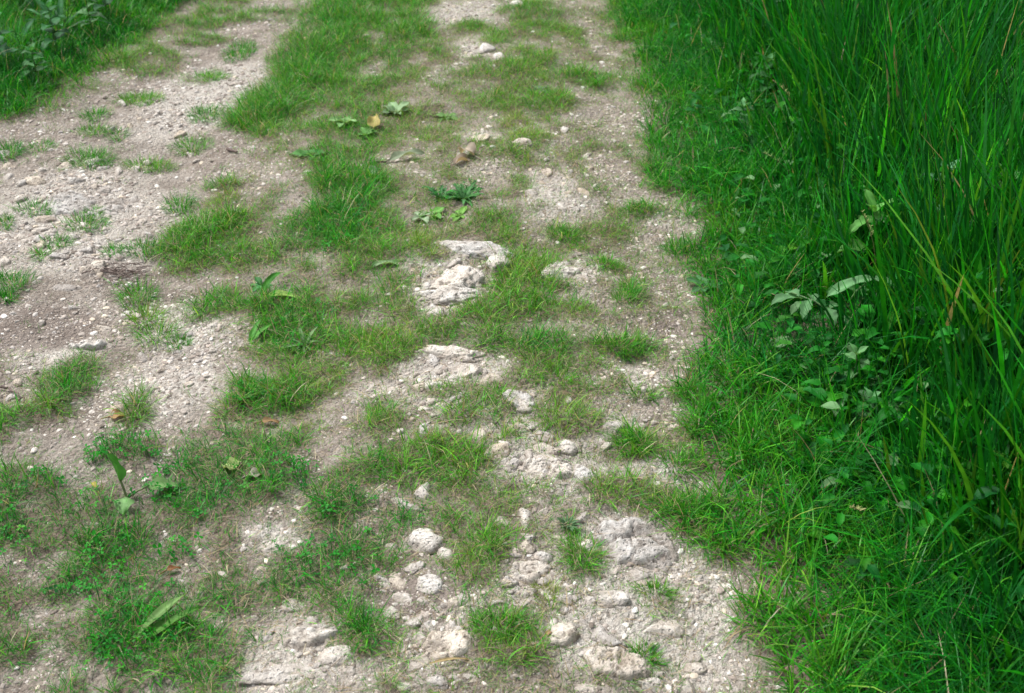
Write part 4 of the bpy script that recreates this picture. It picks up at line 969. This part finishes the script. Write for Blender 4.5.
# two long blades pointing up to the right
r = empty('broad_blade_weed', ground_at(138, 645), 'pair of long upright light green blades in the clover at lower left', 'weed')
add_leaf(r, (.13, .24, .07), L=.125, W=.021, az=.75, el=.55, droop=.5, kind='lance', base=(0, 0, .01), fold=.3)
add_leaf(r, (.07, .19, .03), L=.13, W=.026, az=.6, el=.35, droop=.4, kind='lance', base=(.01, -.01, .008), fold=.3)
r = empty('broad_blade_weed', ground_at(262, 300), 'bent broad bright green blade in turf left of the ridge', 'weed')
add_leaf(r, (.05, .20, .025), L=.11, W=.019, az=1.0, el=.9, droop=1.3, kind='strap', base=(0, 0, .005), fold=.3, roll=.4)
add_leaf(r, (.18, .27, .06), L=.12, W=.03, az=-.3, el=.3, droop=.5, kind='lance', base=(.01, 0, .005))
r = empty('broad_blade_weed', ground_at(250, 345), 'leaning broad bright blade over bare soil left of the ridge', 'weed')
add_leaf(r, (.06, .21, .025), L=.08, W=.02, az=.75, el=.5, droop=.3, kind='lance', base=(0, 0, .005), fold=.3)
add_leaf(r, (.05, .18, .025), L=.085, W=.016, az=1.3, el=.6, droop=.5, kind='strap', base=(0, 0, .005))
rosette(305, 350, 14, .10, .016, (.10, .18, .07), 'grey green rosette of narrow leaves at the lower end of the ridge', kind='strap', el=(.2, .9), droop=.9)
rosette(345, 128, 9, .10, .06, (.15, .27, .10), 'rosette of broad pale leaves left of the yellow dying leaf', kind='ovate', el=(.2, .7))
rosette(396, 115, 7, .10, .06, (.19, .29, .15), 'pale round-leaved rosette above and right of the yellow leaf', kind='ovate', el=(.3, .8))
rosette(365, 138, 8, .09, .05, (.10, .23, .06), 'darker broad-leaved rosette around the yellow dying leaf', kind='ovate', el=(.3, .8))
rosette(312, 158, 9, .11, .06, (.07, .19, .05), 'small broad-leaved weed by bare soil on the left flank of the ridge', kind='ovate', el=(.2, .8))
rosette(447, 118, 7, .09, .05, (.10, .19, .06), 'faint leafy rosette on thin turf right of the ridge', kind='ovate')
rosette(464, 200, 44, .12, .026, (.055, .175, .05), 'dark bushy dandelion-like rosette up the middle of the track', kind='lobed', el=(.1, .8), teeth=.3)
rosette(440, 198, 12, .11, .032, (.035, .125, .035), 'left half of the dark bushy clump, slightly lower', kind='lobed', el=(.2, .9), teeth=.3)
rosette(433, 216, 9, .08, .045, (.10, .24, .05), 'bright low weed with flat leaves below the dark bushy clump', kind='ovate', el=(.1, .5))
rosette(460, 216, 8, .085, .042, (.12, .26, .05), 'yellow green low weed right of the bright flat-leaved one', kind='ovate', el=(.1, .5))
rosette(422, 219, 5, .07, .05, (.22, .30, .18), 'whitish small weed at the left of the low bright weeds', kind='ovate', el=(.1, .4))
rosette(451, 279, 7, .05, .02, (.09, .17, .07), 'tiny grey green weed growing on the knobbly limestone', kind='lance')
rosette(567, 530, 26, .045, .012, (.07, .14, .06), 'round dark grey green weed patch beside the tall white stone', kind='lance', el=(.1, .9))
rosette(540, 92, 12, .10, .03, (.10, .15, .09), 'flattened greyish weed far up the right track', kind='lance', el=(.05, .3))
rosette(705, 292, 9, .10, .055, (.06, .17, .06), 'broad-leaved low weed at the edge of the right verge', kind='ovate', el=(.3, .9))
rosette(735, 470, 7, .07, .04, (.10, .22, .07), 'pale small leafy weed in the right verge turf', kind='ovate', el=(.2, .7))
rosette(262, 288, 6, .06, .03, (.05, .17, .05), 'little dark weed at the foot of the bent broad blade', kind='ovate')

# mossy clump in the hollow
tuft_object(545, 592, 13, 10, 2.5, .0, 'brownish moss and dead grass clump in the hollow between the stones', 'moss_clump', None, 420, (.001, .002))
bpy.data.objects['moss_clump']['category'] = 'moss'

# twigs
def twig(pts_px, r, label, lift=.006, group=None):
    g = [ground_at(*p) for p in pts_px]; o0 = np.array(g[0])
    P = [np.array(p) - o0 + np.array([0, 0, lift + RS.uniform(0, .006)]) for p in g]
    Q = [P[0]]
    for a, b in zip(P[:-1], P[1:]):
        for k in (1, 2, 3): Q.append(a + (b - a) * k / 3 + RS.normal(0, .0022, 3))
    v, f = tube_geo(Q, r, r * .55)
    o = mesh_np('twig', v, f, None, None, M_TWIG, loc=tuple(o0)); return tag(o, label, 'twig', group)
twig([(0, 391), (10, 392), (20, 398), (25, 406)], .0035, 'curved brown twig lying by the left edge')
TW = []
for k in range(26):
    px, py, an, ln = 124 + RS.normal(0, 13), 277 + RS.normal(0, 5), RS.uniform(-.5, .6), RS.uniform(7, 17)
    TW.append(tuple((px + q * ln * math.cos(an), py - q * ln * math.sin(an) * .6 + RS.normal(0, 1.2)) for q in (-1, 0, 1)))
for pts in TW: twig(pts, RS.uniform(.0009, .0019), 'thin dark twig in the heap on the left wheel track', RS.uniform(.004, .02), 'twigs heaped on the left wheel track')
twig([(375, 168), (385, 166), (392, 163)], .004, 'short dark twig under the long grey green leaf')
twig([(500, 520), (520, 519), (545, 522)], .0012, 'pale thin stalk crossing the tall white stone')
twig([(228, 152), (238, 156)], .006, 'dark short stick at the edge of the ridge grass')

# silvery weed leaning out of the verge
gp = np.array(ground_at(838, 345))
r = empty('silvery_weed', tuple(gp), 'pale silvery-leaved weed leaning out of the tall verge over the track', 'weed')
SL = (.09, .215, .085)
add_tube(r, [(0, 0, -.045), (.0, .0, .08), (.02, -.01, .15), (.06, -.02, .20)], .004, .003, (.09, .18, .06))
add_tube(r, [(.03, -.03, -.045), (-.03, -.03, .075), (-.10, -.02, .12), (-.17, 0, .14)], .0032, .002, (.16, .27, .12))
add_leaf(r, SL, L=.15, W=.05, az=3.3, el=-.1, droop=.55, kind='lance', base=(.06, -.02, .20), fold=.35)
add_leaf(r, SL, L=.09, W=.04, az=-.4, el=.2, droop=1.3, kind='lance', base=(.06, -.02, .20))
for k, (bx, bz, a, L) in enumerate([(-.17, .14, 3.4, .08), (-.15, .135, 1.9, .085), (-.12, .125, 4.3, .08), (-.10, .12, 1.5, .09), (-.06, .10, 4.8, .085), (-.05, .095, .9, .09), (-.02, .07, 5.2, .07), (.0, .06, .4, .1), (-.14, .13, 2.7, .09)]):
    add_leaf(r, np.array(SL) * RS.uniform(.7, 1.05), L=L, W=.034, az=a, el=.15, droop=1.1, kind='lance', base=(bx, -.02, bz), teeth=.15)
add_leaf(r, (.15, .27, .12), L=.07, W=.05, az=3.3, el=.1, droop=.8, kind='heart', base=(-.17, -.1, .03))
add_tube(r, [(-.06, -.06, .01), (-.12, -.09, .04), (-.17, -.1, .03)], .0022, .002, (.2, .26, .12))
r.scale = (.85, .85, .85); r.location.z += .035
for k in range(9):
    a = RS.uniform(0, 6.28); add_leaf(r, (.035, .13, .03), L=.11, W=.045, az=a, el=.5, droop=1.0, kind='lobed', base=(RS.uniform(-.03, .09), RS.uniform(-.05, .05), RS.uniform(.03, .14)), teeth=.2)

VW = [ # px py height pairs L W colour label
 (792, 75, .26, 4, .15, .06, (.05, .15, .06), (-.03, -.03), 'glossy dark dock-like weed at the top of the right verge edge'),
 (822, 70, .30, 4, .16, .055, (.06, .17, .08), (.02, -.02), 'second dock-like weed with a pale upright leaf, right of the glossy one'),
 (768, 118, .18, 4, .10, .05, (.03, .12, .03), (-.04, -.05), 'leafy weed in the dark gap of the right verge'),
 (745, 145, .12, 4, .07, .035, (.07, .19, .07), (-.03, -.03), 'small pale-leaved weed hanging over the verge edge'),
 (795, 165, .12, 4, .06, .03, (.10, .22, .08), (0, -.03), 'small light-leaved weed at the foot of the tall grass'),
 (826, 185, .16, 4, .08, .04, (.035, .13, .03), (0, -.03), 'dark low weed between tall grass stems, upper right'),
 (896, 200, .20, 4, .085, .045, (.13, .25, .08), (0, -.02), 'weed with two pale yellow green leaves in the tall grass'),
 (872, 300, .22, 4, .12, .05, (.07, .22, .04), (-.05, -.02), 'bright weed with drooping leaves above the silvery weed'),
 (918, 300, .30, 5, .09, .045, (.06, .18, .08), (0, 0), 'upright weed topped by a bluish leaf, right of the silvery weed'),
 (850, 300, .12, 3, .065, .035, (.07, .19, .06), (-.02, 0), 'small greyish weed behind the silvery weed'),
 (972, 320, .32, 5, .10, .055, (.05, .17, .04), (0, 0), 'nettle-like weed near the right edge, level with the silvery weed'),
 (1004, 270, .30, 5, .10, .05, (.06, .19, .05), (0, -.02), 'tall nettle-like weed cut by the right edge'),
 (1000, 350, .26, 4, .10, .055, (.04, .15, .05), (0, -.02), 'dark nettle-like weed low on the right edge'),
 (948, 425, .16, 3, .09, .055, (.06, .17, .06), (0, 0), 'round-leaved weed beside the dark hollow in the tall grass'),
 (905, 395, .13, 3, .11, .05, (.05, .16, .03), (.05, 0), 'weed with a broad leaf above the dark hollow'),
 (852, 405, .12, 3, .06, .03, (.08, .20, .07), (-.02, -.02), 'greyish leafy weed below the silvery weed'),
 (862, 440, .09, 3, .05, .03, (.07, .19, .07), (0, 0), 'small grey green weed lowest in the row under the silvery weed'),
 (1005, 170, .34, 5, .08, .04, (.09, .23, .05), (0, 0), 'light green weed high on the right edge'),
 (985, 60, .40, 5, .08, .035, (.16, .27, .10), (0, 0), 'pale feathery weed in the top right corner'),
 (880, 130, .20, 4, .07, .035, (.05, .16, .05), (0, 0), 'slim weed deep in the tall grass at upper right'),
 (930, 225, .24, 5, .075, .03, (.11, .23, .05), (-.03, 0), 'yellowish fine-leaved weed among tall blades'),
]
for px, py, h, pr, L, W, col, ln, lab in VW: stemmed(px, py, h * 1.25, pr, L * 1.2, W * 1.25, col, lab, ln)
# weeds of the left verge
rosette(62, 42, 18, .42, .045, (.035, .125, .045), 'bushy weed with long arching strap leaves in the top left corner', kind='strap', el=(.7, 1.35), droop=1.1, fold=.2)
rosette(20, 55, 12, .26, .05, (.025, .11, .04), 'dark broad-leaved weed at the left end of the left verge', kind='lance', el=(.6, 1.2), droop=1.0)
stemmed(95, 45, .20, 4, .10, .045, (.07, .18, .06), 'pale-leaved weed at the right of the bushy corner weed', name='leafy_weed', group=None)
stemmed(28, 25, .3, 5, .12, .05, (.03, .12, .04), 'dark leafy weed behind the others in the left verge', group=None)

# small broad leaves of the undergrowth between the tall stems
def undergrowth():
    N = int(A * 2300)
    x, y = sample_points(N, lambda x, y: sstep(-.30, .05, x - E_T(y)) * np.clip(.35 + 1.6 * fbm2(x, y, .3, 2, 91), .03, 1) * lod(x, y))
    P, F, CC = [], [], []; off = 0
    pool = [leaf_geo(L=1., W=.5, az=0, el=RS.uniform(-.1, .6), droop=RS.uniform(.5, 1.2), kind='ovate', n=5, teeth=.1) for _ in range(10)]
    n = len(x); zz = H(x, y) + TALLH(x, y) * RS.uniform(.1, .85, n); var = RS.randint(0, 10, n)
    col = hue_col(np.clip(RS.normal(.78, .14, n), 0, 1)) * np.exp(RS.normal(-.3, .3, n))[:, None]
    pale = RS.rand(n) < .05; col[pale] = np.array([.12, .25, .10]) * RS.uniform(.7, 1.1, (pale.sum(), 1))
    s = RS.uniform(.022, .065, n); a = RS.uniform(0, 6.28, n)
    for k in range(10):
        i = np.where(var == k)[0]; v, f = pool[k]; ca, sa = np.cos(a[i])[:, None], np.sin(a[i])[:, None]
        w = np.stack([v[None, :, 0] * ca - v[None, :, 1] * sa, v[None, :, 0] * sa + v[None, :, 1] * ca, np.repeat(v[None, :, 2], len(i), 0)], -1)
        w = w * s[i][:, None, None] + np.stack([x[i], y[i], zz[i]], -1)[:, None]
        P.append(w.reshape(-1, 3)); F.append(((np.arange(len(i)) * len(v))[:, None, None] + f[None] + off).reshape(-1, 4)); off += len(i) * len(v)
        CC.append(np.repeat(col[i], len(v), 0))
    o = mesh_np('undergrowth', np.concatenate(P), np.concatenate(F), None, np.concatenate(CC), M_LEAF); print('undergrowth', n)
    tag(o, 'small broad green leaves growing among the tall verge grass', 'undergrowth', kind='stuff')
undergrowth()

for px, py, h, pr, L, W, cl, lab in [(60, 62, .22, 5, .12, .055, (.03, .13, .04), 'dark nettle-like weed in front of the bushy corner weed'), (110, 28, .26, 5, .11, .05, (.025, .11, .035), 'dark leafy weed at the top edge of the left verge, farthest right'),
                                   (8, 78, .22, 4, .12, .055, (.03, .13, .04), 'dark leafy weed cut by the left edge in the left verge'), (78, 20, .34, 5, .13, .055, (.03, .12, .05), 'tall dark weed behind the bushy corner weed'), (40, 88, .14, 4, .09, .045, (.04, .15, .04), 'low leafy weed nearest to the track in the left verge')]:
    stemmed(px, py, h, pr, L, W, cl, lab, group=None)

# flowering grass stalks
def stalk(px, py, h, lean, label, col=(.24, .26, .10)):
    r = empty('flowering_grass', ground_at(px, py), label, 'grass stalk', 'flowering grass stalks in the right verge')
    P = [np.array([lean[0] * t ** 2, lean[1] * t ** 2, h * (t - .12 * t ** 3)]) for t in np.linspace(0, 1, 10)]
    add_tube(r, P, .0016, .0008, np.array(col) * .8)
    V, Qd, T, CC = [], [], [], []; n = 46
    k = RS.uniform(.72, 1, n); b = np.stack([np.interp(k, np.linspace(0, 1, 10), [p[i] for p in P]) for i in range(3)], -1)
    v, q, t, nv = blades(b, RS.uniform(.008, .024, n) * (1.5 - k), RS.uniform(.002, .0032, n), RS.uniform(0, 6.28, n), RS.uniform(.3, 1.0, n), RS.uniform(0, .6, n), 3)
    mesh_np('seed_head', v, q, t, np.tile(np.array(col) * 1.1, (len(v), 1)), M_STRAW, parent=r)
for a in [(905, 500, .24, (.16, -.02), 'flowering grass stalk bending right at the lower right verge'), (870, 330, .42, (-.1, -.05), 'flowering stalk rising left of the right edge weeds'), (955, 290, .52, (.02, -.05), 'straight straw coloured flowering stalk in tall grass'),
          (800, 160, .36, (-.16, -.1), 'stalk arching left over the far verge edge'), (945, 190, .55, (-.05, -.05), 'tall flowering stalk in the upper right grass', (.2, .26, .09)), (770, 60, .34, (-.2, -.06), 'far stalk arching left near the top of the verge'),
          (795, 205, .22, (-.14, -.04), 'short stalk arching left at mid verge', (.2, .27, .1)), (862, 540, .16, (-.06, -.06), 'short pale seed stalk beside worn earth, lower right')]:
    stalk(*a)
# reddish and blue-white blades in the tall grass
fallen(936, 130, .34, .014, 1.2, (.26, .14, .03), 'single rust red blade standing in the tall grass', name='withered_grass', kind='lance', el=1.42, droop=.15, z=.0, stalk=True, cat='grass')
fallen(955, 150, .40, .012, .9, (.32, .38, .24), 'bleached pale blade bending over in the tall grass', name='withered_grass', kind='lance', el=1.35, droop=.6, z=.0, stalk=True, cat='grass')

# ------------------------------------------------------------------ light, sky, camera
w = bpy.data.worlds.new('World'); C.world = w; w.use_nodes = True
nt = w.node_tree; nt.nodes.clear()
sky = nt.nodes.new('ShaderNodeTexSky'); sky.sky_type = 'NISHITA'; sky.sun_disc = False
SUN_EL, SUN_AZ = R(58), R(-60)        # azimuth from +Y towards +X
sky.sun_elevation = SUN_EL; sky.sun_rotation = SUN_AZ; sky.dust_density = 3.0; sky.air_density = 1.0; sky.ozone_density = 1.0
hs = nt.nodes.new('ShaderNodeHueSaturation'); hs.inputs['Saturation'].default_value = .32
bg = nt.nodes.new('ShaderNodeBackground'); bg.inputs['Strength'].default_value = .088
wo = nt.nodes.new('ShaderNodeOutputWorld')
nt.links.new(sky.outputs[0], hs.inputs['Color']); nt.links.new(hs.outputs[0], bg.inputs[0]); nt.links.new(bg.outputs[0], wo.inputs[0])
sl = bpy.data.lights.new('sun', 'SUN'); sl.energy = 1.5; sl.angle = R(11); sl.color = (1, .965, .92)
so = bpy.data.objects.new('sun', sl); COL.objects.link(so)
dv = Vector((math.sin(SUN_AZ) * math.cos(SUN_EL), math.cos(SUN_AZ) * math.cos(SUN_EL), math.sin(SUN_EL)))
so.rotation_euler = dv.to_track_quat('Z', 'Y').to_euler(); so.location = dv * 20

cam = bpy.data.cameras.new('camera'); co = bpy.data.objects.new('camera', cam); COL.objects.link(co)
co.location = (0, 0, CAM_H); co.rotation_euler = (math.pi / 2 - PITCH, 0, 0)
cam.lens = LENS; cam.sensor_width = 36; cam.sensor_fit = 'HORIZONTAL'; cam.clip_end = 3000; cam.clip_start = .05
cam.dof.use_dof = True; cam.dof.focus_distance = 2.75; cam.dof.aperture_fstop = 5.6
C.camera = co
C.view_settings.view_transform = 'Standard'; C.view_settings.look = 'None'; C.view_settings.gamma = 1; C.view_settings.exposure = 1.62
C.view_settings.use_curve_mapping = False
C.cycles.max_bounces = 6; C.cycles.diffuse_bounces = 4; C.cycles.transmission_bounces = 4; C.cycles.use_denoising = True
C.cycles.use_adaptive_sampling = True

for k, v in LABELS.items():
    n = len(k.split())
    if n < 4 or n > 16: print('LABEL WORDS', n, k)
    if len(v) > 1 and any(g is None for _, g in v): print('DUP LABEL', k)
